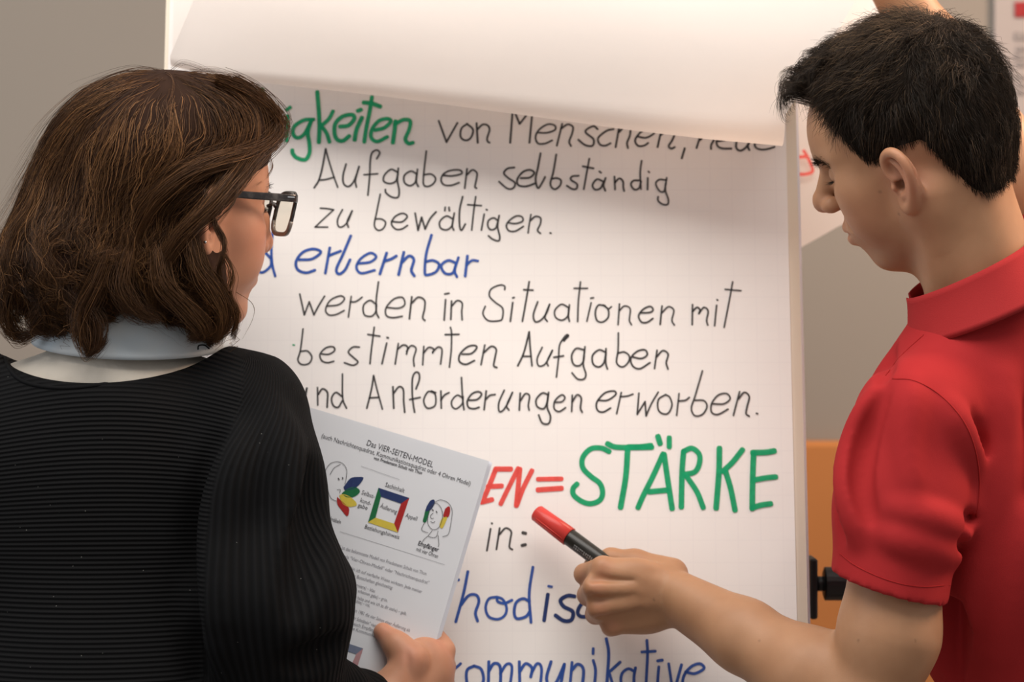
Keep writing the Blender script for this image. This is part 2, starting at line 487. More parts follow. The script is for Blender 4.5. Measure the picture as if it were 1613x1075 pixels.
class Vol:
    def __init__(s, lo, hi, res, Mw=None, full=False):
        s.lo = np.array(lo, float); s.res = res
        s.n = np.ceil((np.array(hi) - s.lo) / res).astype(int) + 1
        s.F = np.full(s.n, 9.0, np.float32)
        s.ax = [np.float32(s.lo[i] + res * np.arange(s.n[i])) for i in range(3)]
        s.M = Mw; s.full = full
        if Mw is not None:
            s.Ri = np.array(Mw)[:3, :3]; s.t = np.array(Mw)[:3, 3]

    def loc(s, p):
        p = np.asarray(p, float)
        if s.M is None: return p
        return (p - s.t) @ np.linalg.inv(s.Ri).T

    def _sl(s, lo, hi, m):
        if s.full: return tuple(slice(0, k) for k in s.n)
        a = np.clip(((lo - m - s.lo) / s.res).astype(int), 0, s.n)
        b = np.clip(((hi + m - s.lo) / s.res).astype(int) + 2, 0, s.n)
        if (b <= a).any(): return None
        return tuple(slice(a[i], b[i]) for i in range(3))

    def _apply(s, sl, d, k, op):
        A = s.F[sl]
        if op == 'sub':
            B = -d
            h = np.clip(0.5 - 0.5 * (A - B) / k, 0, 1)
            s.F[sl] = A + (B - A) * h + k * h * (1 - h)
        elif op == 'and':
            h = np.clip(0.5 - 0.5 * (A - d) / k, 0, 1)
            s.F[sl] = A + (d - A) * h + k * h * (1 - h)
        else:
            h = np.clip(0.5 + 0.5 * (A - d) / k, 0, 1)
            s.F[sl] = A + (d - A) * h - k * h * (1 - h)

    def rc(s, a, b, ra, rb=None, k=0.01, op='add'):
        rb = ra if rb is None else rb
        a = np.asarray(a, float); b = np.asarray(b, float)
        r = max(ra, rb)
        sl = s._sl(np.minimum(a, b) - r, np.maximum(a, b) + r, k + 0.015)
        if sl is None: return
        X, Y, Z = s.ax[0][sl[0]][:, None, None], s.ax[1][sl[1]][None, :, None], s.ax[2][sl[2]][None, None, :]
        d = b - a; L = float(d @ d) + 1e-12
        px, py, pz = X - a[0], Y - a[1], Z - a[2]
        h = np.clip((px * d[0] + py * d[1] + pz * d[2]) / L, 0, 1)
        D = np.sqrt((px - h * d[0]) ** 2 + (py - h * d[1]) ** 2 + (pz - h * d[2]) ** 2) - (ra + (rb - ra) * h)
        s._apply(sl, D.astype(np.float32), k, op)

    def chain(s, pts, rs, k=0.008, op='add'):
        for i in range(len(pts) - 1):
            s.rc(pts[i], pts[i + 1], rs[i], rs[i + 1], k, op)

    def ell(s, c, r, R=None, k=0.01, op='add'):
        c = np.asarray(c, float); r = np.asarray(r, float)
        m = r if R is None else np.abs(R) @ r
        sl = s._sl(c - m, c + m, k + 0.015)
        if sl is None: return
        X, Y, Z = s.ax[0][sl[0]][:, None, None] - c[0], s.ax[1][sl[1]][None, :, None] - c[1], s.ax[2][sl[2]][None, None, :] - c[2]
        if R is not None:
            X, Y, Z = (X * R[0, 0] + Y * R[1, 0] + Z * R[2, 0], X * R[0, 1] + Y * R[1, 1] + Z * R[2, 1], X * R[0, 2] + Y * R[1, 2] + Z * R[2, 2])
        k0 = np.sqrt((X / r[0]) ** 2 + (Y / r[1]) ** 2 + (Z / r[2]) ** 2)
        k1 = np.sqrt((X / r[0] ** 2) ** 2 + (Y / r[1] ** 2) ** 2 + (Z / r[2] ** 2) ** 2) + 1e-9
        s._apply(sl, (k0 * (k0 - 1) / k1).astype(np.float32), k, op)

    def plane(s, p, n, k=0.002):
        """keep the side the normal points away from"""
        n = norm(n); p = np.asarray(p, float)
        X, Y, Z = s.ax[0][:, None, None] - p[0], s.ax[1][None, :, None] - p[1], s.ax[2][None, None, :] - p[2]
        d = (X * n[0] + Y * n[1] + Z * n[2]).astype(np.float32)
        s._apply(tuple(slice(0, q) for q in s.n), d, k, 'and')

    def extract(s, smooth=1):
        F = s.F
        S = F < 0
        n = s.n
        cnt = np.zeros(n - 1, np.int8)
        for i in (0, 1):
            for j in (0, 1):
                for k in (0, 1):
                    cnt += S[i:n[0] - 1 + i, j:n[1] - 1 + j, k:n[2] - 1 + k]
        act = (cnt > 0) & (cnt < 8)
        I = np.argwhere(act)
        idx = np.full(n - 1, -1, np.int32)
        idx[act] = np.arange(len(I))
        cor = [(i, j, k) for i in (0, 1) for j in (0, 1) for k in (0, 1)]
        val = np.stack([F[I[:, 0] + c[0], I[:, 1] + c[1], I[:, 2] + c[2]] for c in cor], 1)
        acc = np.zeros((len(I), 3)); w = np.zeros(len(I))
        for a in range(8):
            for b in range(a + 1, 8):
                ca, cb = np.array(cor[a]), np.array(cor[b])
                if np.abs(ca - cb).sum() != 1: continue
                va, vb = val[:, a], val[:, b]
                m = (va < 0) != (vb < 0)
                t = va[m] / (va[m] - vb[m])
                acc[m] += ca + t[:, None] * (cb - ca)
                w[m] += 1
        V = (I + acc / w[:, None]) * s.res + s.lo
        Q = []
        for ax in range(3):
            sh = [slice(None)] * 3; sh2 = [slice(None)] * 3
            sh[ax] = slice(0, n[ax] - 1); sh2[ax] = slice(1, n[ax])
            u, v = (ax + 1) % 3, (ax + 2) % 3
            A, B = S[tuple(sh)], S[tuple(sh2)]
            E = np.argwhere(A != B)
            ok = (E[:, u] > 0) & (E[:, v] > 0) & (E[:, u] < n[u] - 1) & (E[:, v] < n[v] - 1)
            E = E[ok]
            def g(du, dv):
                q = E.copy(); q[:, u] -= du; q[:, v] -= dv
                return idx[q[:, 0], q[:, 1], q[:, 2]]
            q = np.stack([g(1, 1), g(0, 1), g(0, 0), g(1, 0)], 1)
            flip = ~A[E[:, 0], E[:, 1], E[:, 2]]
            q[flip] = q[flip][:, ::-1]
            Q.append(q)
        Q = np.concatenate(Q)
        for _ in range(smooth):
            e = np.concatenate([Q[:, [0, 1]], Q[:, [1, 2]], Q[:, [2, 3]], Q[:, [3, 0]]])
            a = np.concatenate([e[:, 0], e[:, 1]]); b = np.concatenate([e[:, 1], e[:, 0]])
            c = np.bincount(a, minlength=len(V)).clip(1)
            av = np.stack([np.bincount(a, V[b, i], minlength=len(V)) for i in range(3)], 1) / c[:, None]
            V = V * 0.5 + av * 0.5
        if s.M is not None:
            V = V @ s.Ri.T + s.t
        return V, Q

    def sampler(s):
        G = [g.astype(np.float32) for g in np.gradient(s.F, s.res)]
        def f(p):
            q = np.clip((p - s.lo) / s.res, 0, s.n - 1.001)
            i = q.astype(int); t = q - i
            out = []
            for A in [s.F] + G:
                r = 0
                for a in (0, 1):
                    for b in (0, 1):
                        for c in (0, 1):
                            w = (t[:, 0] if a else 1 - t[:, 0]) * (t[:, 1] if b else 1 - t[:, 1]) * (t[:, 2] if c else 1 - t[:, 2])
                            r = r + w * A[i[:, 0] + a, i[:, 1] + b, i[:, 2] + c]
                out.append(r)
            g = np.stack(out[1:], 1)
            g /= np.linalg.norm(g, axis=1)[:, None] + 1e-9
            return out[0], g
        return f


def wnoise(p, freq, seed, n=10):
    """smooth random vector field"""
    r = np.random.default_rng(seed)
    out = np.zeros(p.shape)
    for _ in range(n):
        k = r.normal(size=3) * freq
        a = r.normal(size=3)
        out += a * np.sin(p @ k + r.uniform(0, 6.28))[:, None]
    return out / math.sqrt(n)


def strands_mesh(name, paths, rad, tone, material, parent):
    """three-sided tapering tubes"""
    N, S, _ = paths.shape
    t = np.gradient(paths, axis=1)
    t /= np.linalg.norm(t, axis=2)[..., None] + 1e-9
    a = np.cross(t, np.array([0.31, 0.52, 0.79])); a /= np.linalg.norm(a, axis=2)[..., None] + 1e-9
    b = np.cross(t, a)
    V = np.empty((N, S, 3, 3), np.float32)
    for k in range(3):
        th = k * 2 * np.pi / 3
        V[:, :, k] = paths + rad[..., None] * (a * np.cos(th) + b * np.sin(th))
    base = (np.arange(N)[:, None] * S + np.arange(S - 1)[None]) * 3
    Q = np.stack([np.stack([base + k, base + (k + 1) % 3, base + 3 + (k + 1) % 3, base + 3 + k], -1) for k in range(3)], 2)
    tn = np.repeat(tone, S * 3) if tone.ndim == 1 else np.repeat(tone.ravel(), 3)
    return mesh_np(name, V.reshape(-1, 3), Q.reshape(-1, 4), material, parent, True, attrs={'tone': tn})


# ------------------------------------------------------------------ the setting
def struct(name, bmf, m):
    o = bmf.build(name, m)
    return tag(o, kind='structure')


b = MB(); b.box((-3.2, 3.62, 0), (3.4, 3.78, 2.9)); o = struct('wall_back', b, M['wall'])
b = MB(); b.box((-3.2, -1.0, -0.1), (3.4, 3.78, 0)); struct('floor', b, M['floor'])
zt = P(1300, 695, 3.6)[2]
b = MB(); b.box((-3.2, 3.585, 0.10), (3.4, 3.622, zt), bev=0.008); struct('trim_1', b, M['orange'])
b = MB(); b.box((-3.2, 3.60, 0.0), (3.4, 3.622, 0.10), bev=0.004); struct('baseboard_back', b, M['white_board'])
# ------------------------------------------------------------------ the flip chart
LEAN = math.radians(10.5)
BY, BZ = 2.52, CAM_Z                    # board plane passes here
NB = np.array([0, -math.cos(LEAN), math.sin(LEAN)])          # faces the camera, slightly up
UB = np.array([0, math.sin(LEAN), math.cos(LEAN)])           # up along the board
XB = np.array([1.0, 0, 0])
OB = np.array([0, BY, BZ])


def on_plane(px, py, o, n):
    d = np.array([(px - 806.5) / F_PX, 1.0, -(py - 537.5) / F_PX])
    c = np.array([0, 0, CAM_Z])
    t = ((o - c) @ n) / (d @ n)
    return c + d * t


def board(px, py, off=0.0):
    """(u, v) on the written page for a point seen at px, py"""
    p = on_plane(px, py, OB + NB * off, NB)
    return np.array([(p - OB) @ XB, (p - OB) @ UB])


def bpt(u, v, off=0.0):
    return OB + XB * u + UB * v + NB * off


chart = empty('flip_chart', (0.15, 2.75, 0), 'white flip chart easel whose pad shows a handwritten page', 'flip chart')
uL = board(262, 50)[0]; uR = board(1268, 620)[0]
vT, vB = 0.60, -0.50
Rb = np.stack([XB, -NB, UB], 1)         # local x right, y into the board, z up

b = MB(); b.box((uL, 0.012, vB), (uR + 0.002, 0.030, vT), R=Rb, c=OB, bev=0.004)
b.build('board_panel', M['white_board'], chart)
b = MB(); b.box((uL + 0.01, -0.012, vT - 0.035), (uR - 0.01, 0.010, vT - 0.005), R=Rb, c=OB, bev=0.004)
b.build('clamp_bar', M['grey_metal'], chart)
b = MB(); b.box((uL, -0.06, vB - 0.03), (uR, 0.03, vB - 0.012), R=Rb, c=OB, bev=0.004)
b.box((uL, -0.066, vB - 0.03), (uR, -0.058, vB + 0.005), R=Rb, c=OB, bev=0.002)
b.build('pen_tray', M['grey_metal'], chart)
for sx in (-1, 1):
    b = MB(); top = bpt(0.05 + sx * 0.22, vT - 0.1, -0.048); bot = bpt(0.05 + sx * 0.225, -1.425, -0.048)
    b.tube([top, bot], 0.013, seg=14); b.build('easel_leg', M['grey_metal'], chart, True)
    b = MB(); b.tube([bot + (0, 0, 0.03), bot - (0, 0, 0.015)], 0.018, seg=14); b.build('foot', M['black_plastic'], chart, True)
b = MB(); b.tube([bpt(0.05, vT - 0.1, -0.06), np.array([0.05, 3.35, 0.015])], 0.013, seg=14); b.build('easel_leg', M['grey_metal'], chart, True)
# height clamp with knob on the right edge
kc = P(1275, 925, 2.57); kz = kc[2]
b = MB(); b.box((kc[0] - 0.001, 2.555, kz - 0.035), (kc[0] + 0.0075, 2.60, kz + 0.033), bev=0.002)
pl = b.build('clamp_plate', M['black_plastic'], chart)
b = MB(); b.tube([kc + (0.005, 0.005, 0.003), kc + (0.022, 0.005, 0.003)], 0.0085, seg=18, up=(0, 1, 0)); b.build('shaft', M['black_plastic'], pl, True)
b = MB()
b.tube([kc + (0.0165, 0.005, 0.003), kc + (0.018, 0.005, 0.003), kc + (0.040, 0.005, 0.003), kc + (0.043, 0.005, 0.003)], [0.015, 0.019, 0.019, 0.015], seg=24, up=(0, 1, 0))
b.build('knob', M['black_plastic'], pl)

# sheets of the pad: the lower ones stick out a little on the right
def sheet(name, u0, u1, v0, v1, off, m, nx=12, nz=16, wav=0.0, seed=0):
    us = np.linspace(u0, u1, nx); vv = np.linspace(v0, v1, nz)
    V = []; UVs = []
    for v in vv:
        for u in us:
            k = wav * math.sin(v * 7 + seed) * max(0, (u - u0) / (u1 - u0)) ** 6
            V.append(bpt(u, v, off + k)); UVs.append((u, v))
    F = [[j * nx + i, j * nx + i + 1, (j + 1) * nx + i + 1, (j + 1) * nx + i] for j in range(nz - 1) for i in range(nx - 1)]
    return mesh_np(name, np.array(V), F, m, chart, False, uv=np.array(UVs))


uPage = board(1247, 600)[0]
for k in range(6):
    sheet('paper_sheet', uL - 0.0015, uPage + 0.0125 - 0.0019 * k, vB + 0.012 + 0.001 * k, vT - 0.02, -0.0075 + 0.0011 * k, M['paper_edge'], wav=0.0003, seed=k * 0.4)
page = sheet('written_sheet', uL + 0.003, uPage, vB + 0.02, vT - 0.02, 0.0, M['paper'])
tag(page, label='squared page with German words in green, black, blue and red marker')

ST = [  # (name, ink, width px, origin x, origin y, crop scale, strokes)
 ('FAEHIG', 'ink_green', 6.6, 360, 130, 5.377, [
  [(-60,85),(40,78),(128,70)],[(-75,80),(-85,250),(-95,470)],[(-85,260),(0,250),(60,240)],
  [(190,330),(130,320),(100,400),(130,470),(180,450),(200,350)],[(205,320),(200,420),(215,485)],[(130,235),(140,260)],[(190,235),(198,260)],
  [(285,60),(300,130),(322,210),(337,330),(345,490)],[(345,380),(380,310),(420,330),(437,400),(430,490)],
  [(500,285),(495,400),(492,495)],[(495,232),(522,212)],
  [(720,315),(640,320),(560,370),(545,430),(580,470),(640,440),(700,330)],[(700,325),(672,420),(685,520),(685,600),(650,655),(580,640),(545,605),(540,575)],
  [(752,82),(765,250),(770,380),(765,508)],[(885,245),(850,310),(785,370)],[(785,370),(830,430),(855,505)],
  [(945,375),(1015,365),(1065,310),(1045,275),(965,290),(905,350),(898,430),(920,485),(970,495),(1022,455)],
  [(1130,300),(1085,400),(1068,488)],[(1095,242),(1122,232)],
  [(1215,125),(1195,250),(1165,400),(1150,505)],[(1145,172),(1210,178),(1285,205)],
  [(1240,405),(1320,385),(1375,330),(1340,308),(1270,330),(1215,400),(1210,470),(1260,502),(1345,462)],
  [(1415,330),(1405,420),(1392,512)],[(1410,355),(1480,318),(1538,328),(1530,400),(1498,480),(1525,518),(1562,512)]]),
 ('VON', 'ink_black', 3.4, 680, 160, 5.377, [
  [(60,165),(125,345)],[(125,345),(218,182)],[(300,190),(252,230),(245,300),(285,330),(330,310),(350,240),(300,190)],
  [(380,185),(390,350)],[(390,235),(430,197),(472,202),(490,240),(470,310),(475,340),(490,350)]]),
 ('MENSCHEN', 'ink_black', 3.4, 680, 160, 5.377, [
  [(688,40),(665,350)],[(695,70),(745,190)],[(745,190),(820,95)],[(856,50),(828,350)],
  [(905,265),(980,265),(1045,240),(1040,203),(980,195),(910,240),(880,300),(900,355),(960,357),(1020,330)],
  [(1105,190),(1060,375)],[(1095,232),(1150,195),(1195,215),(1190,270),(1165,340),(1180,378)],
  [(1405,235),(1370,210),(1310,240),(1310,270),(1370,320),(1362,375),(1300,370),(1242,325)],
  [(1540,235),(1480,250),(1410,310),(1425,365),(1470,375),(1515,355)],
  [(1620,-20),(1590,200),(1558,388)],[(1588,260),(1630,220),(1680,230),(1678,290),(1655,350),(1662,395)]]),
 ('EN_NEUE', 'ink_black', 3.4, 940, 180, 5.377, [
  [(345,190),(420,200),(490,155),(430,130),(370,155),(325,220),(350,268),(400,267),(435,245)],
  [(550,130),(530,210),(515,280)],[(545,175),(600,140),(655,165),(640,220),(610,270),(630,292),(660,280)],
  [(745,290),(720,375)],[(885,160),(845,288)],[(875,220),(930,170),(1000,190),(970,260),(968,296)],
  [(1030,230),(1110,212),(1080,180),(1020,215),(1020,265),(1060,290),(1140,292)],
  [(1190,200),(1180,280),(1215,310),(1265,280),(1305,215)],[(1305,215),(1280,270),(1292,305)],
  [(1345,245),(1400,240),(1430,215),(1395,195),(1340,230),(1345,280),(1390,300),(1450,295),(1505,278)]]),
 ('AUFGABEN', 'ink_black', 3.0, 480, 230, 5.377, [
  [(80,355),(120,290),(150,180),(178,25)],[(178,25),(200,110),(240,240),(280,352)],[(120,290),(180,285),(250,265)],
  [(350,155),(325,250),(330,320),(370,345),(410,310),(440,240),(460,175)],[(460,175),(430,290),(438,350)],
  [(610,110),(635,60),(610,36),(570,60),(555,130),(550,260),(535,418)],[(502,245),(618,237)],
  [(790,225),(730,200),(675,250),(670,300),(720,320),(770,300),(790,240)],[(793,190),(785,290),(800,380),(790,435),(740,435),(690,400),(683,370)],
  [(950,240),(900,215),(845,250),(845,310),(890,338),(935,310),(950,240)],[(955,200),(945,300),(962,345)],
  [(1030,45),(1012,200),(1005,320),(1040,345),(1090,320),(1108,275),(1070,240),(1015,245)],
  [(1170,250),(1250,255),(1330,235),(1310,205),(1230,210),(1175,240),(1155,290),(1180,330),(1240,335),(1308,312)],
  [(1375,195),(1355,360)],[(1375,245),(1420,205),(1458,230),(1455,280),(1442,345),(1455,360)]]),
 ('SELBST', 'ink_black', 3.2, 680, 160, 5.377, [
  [(700,560),(640,570),(612,610),(650,650),(705,690),(690,735),(640,738),(570,680)],
  [(755,650),(830,645),(868,605),(830,580),(770,600),(725,660),(735,710),(800,720),(875,695)],
  [(922,440),(900,560),(880,660),(900,735),(935,690),(960,640)],
  [(1055,450),(1030,600),(1005,700),(1040,745),(1085,715),(1095,670),(1060,650),(1020,655)],
  [(1245,630),(1190,635),(1180,665),(1230,700),(1225,740),(1190,742),(1145,715)],
  [(1335,485),(1310,620),(1288,745)],[(1280,550),(1370,568)],
  [(1455,680),(1400,660),(1362,710),(1385,748),(1430,735),(1455,685)],[(1472,650),(1455,710),(1470,757)],[(1420,594),(1434,604)]]),
 ('NDIG', 'ink_black', 3.2, 940, 180, 5.377, [
  [(150,530),(155,640)],[(155,580),(190,545),(222,570),(225,620),(232,652)],
  [(370,562),(310,565),(290,600),(320,640),(360,625),(375,570)],[(380,395),(368,500),(375,636)],
  [(432,540),(430,640)],[(437,486),(445,495)],
  [(590,560),(530,555),(500,590),(530,650),(570,655),(585,590)],[(592,540),(580,640),(605,720),(600,765),(560,765),(520,735),(520,700)]]),
 ('ZU', 'ink_black', 2.8, 480, 230, 5.377, [
  [(133,528),(190,532),(245,542)],[(245,542),(160,620),(88,688)],[(88,688),(195,688)],
  [(320,540),(280,620),(285,680),(320,685),(365,640),(402,550)],[(402,550),(360,640),(370,690)]]),
 ('BEW', 'ink_black', 3.0, 480, 230, 5.377, [
  [(640,410),(610,560),(590,670),(620,715),(665,700),(685,650),(650,620),(600,620)],
  [(735,640),(820,645),(868,600),(830,572),(765,600),(735,660),(770,705),(820,705),(870,675)],
  [(935,570),(960,715)],[(960,715),(990,605)],[(990,605),(1020,705)],[(1020,705),(1060,620),(1112,560)],
  [(1255,620),(1200,595),(1145,640),(1150,695),(1200,712),(1245,680),(1260,610)],[(1267,570),(1250,670),(1262,715)],[(1190,520),(1187,550)],[(1222,522),(1225,550)]]),
 ('LTIGEN', 'ink_black', 3.0, 660, 290, 6.72, [
  [(462,135),(430,280),(430,440),(450,490),(490,425)],[(600,135),(580,280),(558,490)],[(515,220),(660,230)],
  [(690,320),(660,490)],[(712,272),(722,276)],
  [(835,390),(790,360),(735,390),(730,450),(760,485),(810,470),(835,400)],[(848,335),(832,450),(855,560),(840,603),(780,585),(735,550)],
  [(940,410),(1020,420),(1095,395),(1090,350),(1030,340),(960,385),(925,440),(950,495),(1020,500),(1105,450)],
  [(1185,325),(1165,440),(1155,520)],[(1180,390),(1230,345),(1285,360),(1285,420),(1255,490),(1285,525)],[(1387,520),(1398,522)]]),
 ('D', 'ink_blue', 4.2, 390, 360, 4.245, [
  [(172,-20),(160,130),(165,240),(185,320)],[(155,200),(105,155),(60,180),(40,230),(55,270),(100,295),(155,250),(158,200)]]),
 ('ERLERNBAR', 'ink_blue', 4.6, 390, 360, 4.245, [
  [(345,210),(430,205),(490,160),(440,138),(370,160),(325,220),(335,275),(390,297),(450,280)],
  [(550,130),(520,300)],[(540,185),(575,170),(622,152)],
  [(690,50),(640,170),(595,270),(610,305),(650,280),(685,210)],
  [(740,235),(820,225),(860,190),(820,165),(755,205),(728,260),(760,300),(850,280)],
  [(930,165),(885,305)],[(915,220),(960,205),(995,185)],
  [(1045,160),(1010,310)],[(1035,225),(1080,185),(1112,210),(1095,280),(1115,318)],
  [(1230,45),(1195,170),(1185,290),(1200,312),(1260,290),(1280,240),(1240,215),(1195,222)],
  [(1390,230),(1340,215),(1295,250),(1320,300),(1370,300),(1395,240)],[(1410,195),(1385,280),(1400,325)],
  [(1470,185),(1455,320)],[(1465,245),(1500,215),(1540,218)]]),
 ('WERDEN', 'ink_black', 2.9, 460, 440, 4.479, [
  [(55,105),(87,252)],[(87,252),(122,160)],[(122,160),(155,252)],[(155,252),(190,185),(230,120)],
  [(250,190),(330,180),(370,140),(340,118),(270,150),(237,215),(260,252),(310,250),(368,222)],
  [(418,122),(398,268)],[(410,160),(450,158),(495,128)],
  [(590,175),(550,150),(505,185),(510,250),(560,262),(590,230),(597,180)],[(610,20),(595,140),(595,230),(612,272)],
  [(670,200),(750,205),(795,180),(780,130),(720,140),(665,200),(665,255),(710,272),(778,262)],
  [(845,125),(828,280)],[(845,170),(890,128),(935,150),(935,210),(922,270),(938,292)]]),
 ('BESTIMM', 'ink_black', 2.9, 460, 440, 4.479, [
  [(78,352),(60,500),(42,570),(70,603),(120,595),(140,550),(110,508),(60,510)],
  [(210,528),(260,530),(300,505),(290,478),(240,485),(198,530),(210,575),(250,590),(295,580)],
  [(475,480),(430,480),(398,515),(430,550),(465,585),(430,608),(370,590)],
  [(580,340),(560,500),(550,597)],[(535,390),(620,403)],[(668,452),(635,598)],[(670,412),(680,415)],
  [(750,455),(728,600)],[(745,495),(785,465),(815,480),(808,530)],[(808,510),(840,470),(875,490),(858,560),(862,615)],
  [(930,475),(922,605)],[(930,520),(965,482),(1000,495),(992,522)],[(992,515),(1030,480),(1058,500),(1048,600)]]),
 ('UND', 'ink_black', 2.9, 460, 440, 4.479, [
  [(38,760),(22,830),(32,890),(70,885),(105,770)],[(105,770),(95,860),(112,905)],
  [(180,765),(182,890)],[(185,815),(215,775),(250,800),(250,860),(248,905)],
  [(355,830),(310,800),(280,840),(290,890),(325,905),(355,860)],[(356,670),(358,840),(385,912)]]),
 ('ANFO', 'ink_black', 2.9, 460, 440, 4.479, [
  [(528,912),(560,780),(576,680)],[(576,680),(600,780),(638,918)],[(545,838),(610,835)],
  [(712,760),(718,912)],[(718,805),(755,760),(785,780),(788,860),(795,940)],
  [(875,775),(898,710),(895,665),(870,660),(850,700),(848,800),(855,880),(865,940)],[(830,850),(905,835)],
  [(1000,800),(960,795),(930,850),(940,895),(965,912),(1010,890),(1012,820),(985,790)],[(985,790),(1015,802)]]),
 ('IN', 'ink_black', 2.9, 680, 440, 4.481, [
  [(98,145),(88,290)],[(92,105),(122,100)],[(140,155),(135,285)],[(142,190),(180,152),(215,170),(212,230),(215,288)]]),
 ('SITUATI', 'ink_black', 2.9, 680, 440, 4.481, [
  [(515,75),(515,50),(480,42),(420,70),(408,120),(450,165),(500,205),(500,270),(480,293),(400,293),(362,245),(378,192)],
  [(572,165),(555,298)],[(572,133),(582,130)],[(688,18),(665,160),(640,298)],[(650,75),(715,78)],
  [(748,160),(718,250),(730,300),(770,290),(810,240),(832,178)],[(832,178),(800,265),(815,298)],
  [(965,200),(915,178),(870,220),(875,270),(920,290),(960,260),(967,200)],[(972,182),(965,260),(972,298)],
  [(1050,20),(1035,160),(1030,300)],[(1005,65),(1100,65)],[(1125,168),(1095,298)],[(1122,135),(1142,132)]]),
 ('TEN', 'ink_black', 2.9, 680, 440, 4.481, [
  [(132,340),(140,380),(138,500),(125,622)],[(95,392),(192,390)],
  [(215,530),(280,525),(318,485),(300,468),(250,480),(200,530),(195,580),(240,602),(302,575)],
  [(375,465),(348,605)],[(370,518),(420,475),(455,495),(448,550),(438,610),(460,625)]]),
 ('AUFG2', 'ink_black', 2.9, 680, 440, 4.481, [
  [(608,612),(650,520),(688,372)],[(688,372),(695,480),(708,612)],[(640,545),(695,545)],
  [(780,482),(745,560),(755,612),(800,600),(840,530),(852,502)],[(852,502),(815,580),(822,612)],
  [(930,435),(965,402),(950,395),(915,440),(900,480),(895,560),(880,692)],[(930,432),(962,400)],[(934,436),(958,396)],[(862,552),(930,542)],
  [(1075,500),(1020,490),(988,540),(1000,600),(1040,612),(1070,580),(1078,510)],[(1082,478),(1070,600),(1088,670),(1075,705),(1030,705),(990,662)]]),
 ('RDERUNGEN', 'ink_black', 2.9, 680, 440, 4.481, [
  [(65,790),(68,912)],[(65,855),(90,820),(122,802)],
  [(220,840),(180,820),(142,860),(145,900),(175,915),(215,880),(222,830)],[(210,695),(218,840),(228,922)],
  [(260,855),(320,850),(352,815),(330,795),(285,810),(252,860),(260,905),(300,915),(335,905)],
  [(385,790),(370,922)],[(382,850),(410,822),(448,815)],
  [(512,785),(475,870),(475,930),(500,930),(535,880),(570,800)],[(570,800),(530,890),(545,925)],
  [(625,805),(618,925)],[(625,862),(660,810),(690,825),(682,890),(688,925)],
  [(820,815),(780,805),(738,850),(745,900),(790,915),(815,870),(822,815)],[(825,800),(815,900),(838,970),(825,1020),(780,1015),(755,960)],
  [(865,870),(920,865),(940,835),(915,818),(870,860),(865,915),(900,935),(945,908)],
  [(992,820),(988,935)],[(992,868),(1025,818),(1055,840),(1050,910),(1062,940)]]),
 ('ONEN', 'ink_black', 2.9, 930, 440, 4.479, [
  [(90,185),(55,185),(35,230),(45,290),(85,303),(125,270),(125,215),(90,183)],[(100,185),(125,210),(148,195)],
  [(205,175),(195,322)],[(205,222),(240,190),(280,210),(275,290),(290,322)],
  [(350,238),(420,235),(442,215),(420,193),(370,215),(340,260),(360,303),(400,305),(440,278)],
  [(505,190),(492,320)],[(505,238),(550,195),(588,220),(575,290),(592,325)]]),
 ('MIT', 'ink_black', 2.9, 930, 440, 4.479, [
  [(720,180),(718,322)],[(722,228),(750,200),(772,215),(765,245)],[(768,240),(800,200),(830,225),(820,290),(828,325)],
  [(890,185),(876,330)],[(893,145),(898,150)],[(1003,20),(980,150),(943,340)],[(950,72),(1062,82)]]),
 ('ABEN2', 'ink_black', 2.9, 930, 440, 4.479, [
  [(105,515),(60,500),(15,540),(20,600),(60,620),(95,590),(110,520)],[(110,490),(108,590),(120,635)],
  [(197,380),(195,500),(185,590),(225,620),(265,590),(275,545),(240,515),(195,522)],
  [(300,550),(360,560),(400,535),(385,500),(330,510),(285,560),(300,615),(350,632),(420,590)],
  [(470,502),(452,632)],[(468,548),(510,505),(548,530),(535,590),(547,635)]]),
 ('ERWORBEN', 'ink_black', 2.9, 930, 440, 4.479, [
  [(55,855),(120,855),(178,815),(165,790),(100,805),(45,870),(50,925),(90,938),(142,910)],
  [(218,800),(185,950)],[(210,830),(260,825),(300,812)],
  [(342,805),(330,955)],[(330,955),(385,865)],[(385,865),(393,965)],[(393,965),(430,880),(478,798)],
  [(530,815),(480,850),(478,920),(510,950),(550,945),(575,890),(560,835),(530,815)],
  [(625,808),(608,962)],[(620,860),(670,855),(697,835)],
  [(790,648),(740,820),(712,910),(735,963),(790,955),(822,900),(800,858),(735,855)],
  [(860,880),(940,880),(985,845),(960,808),(900,820),(855,880),(855,940),(900,955),(970,918)],
  [(1052,795),(1008,962)],[(1045,845),(1085,800),(1120,830),(1105,900),(1098,950),(1120,968)],[(1170,948),(1179,950)]]),
 ('EN_RED', 'ink_red', 8.0, 740, 680, 4.885, [
  [(200,290),(315,290)],[(200,290),(145,430),(98,540)],[(140,425),(245,420)],[(92,545),(170,525)],
  [(372,285),(300,430),(238,558)],[(385,290),(372,430),(358,572)],[(478,302),(410,440),(365,560)],
  [(525,368),(705,365)],[(525,450),(705,438)]]),
 ('S', 'ink_green', 8.8, 740, 680, 4.885, [
  [(1072,155),(1010,128),(930,135),(870,200),(870,280),(930,345),(1000,400),(1022,470),(1000,530),(930,556),(860,538),(800,490),(795,440),(825,405)],
  [(1060,95),(1120,120),(1250,124),(1400,122)],[(1215,130),(1200,350),(1160,585)]]),
 ('TAERKE', 'ink_green', 8.8, 980, 680, 6.204, [
  [(60,152),(180,150),(280,138)],[(400,220),(300,440),(210,620),(155,745)],[(410,225),(440,440),(488,755)],[(265,590),(440,575)],
  [(350,50),(370,118)],[(460,62),(460,152)],
  [(600,195),(585,400),(578,740)],[(600,195),(680,165),(750,220),(755,310),(710,395),(605,420)],[(630,440),(730,590),(792,745)],
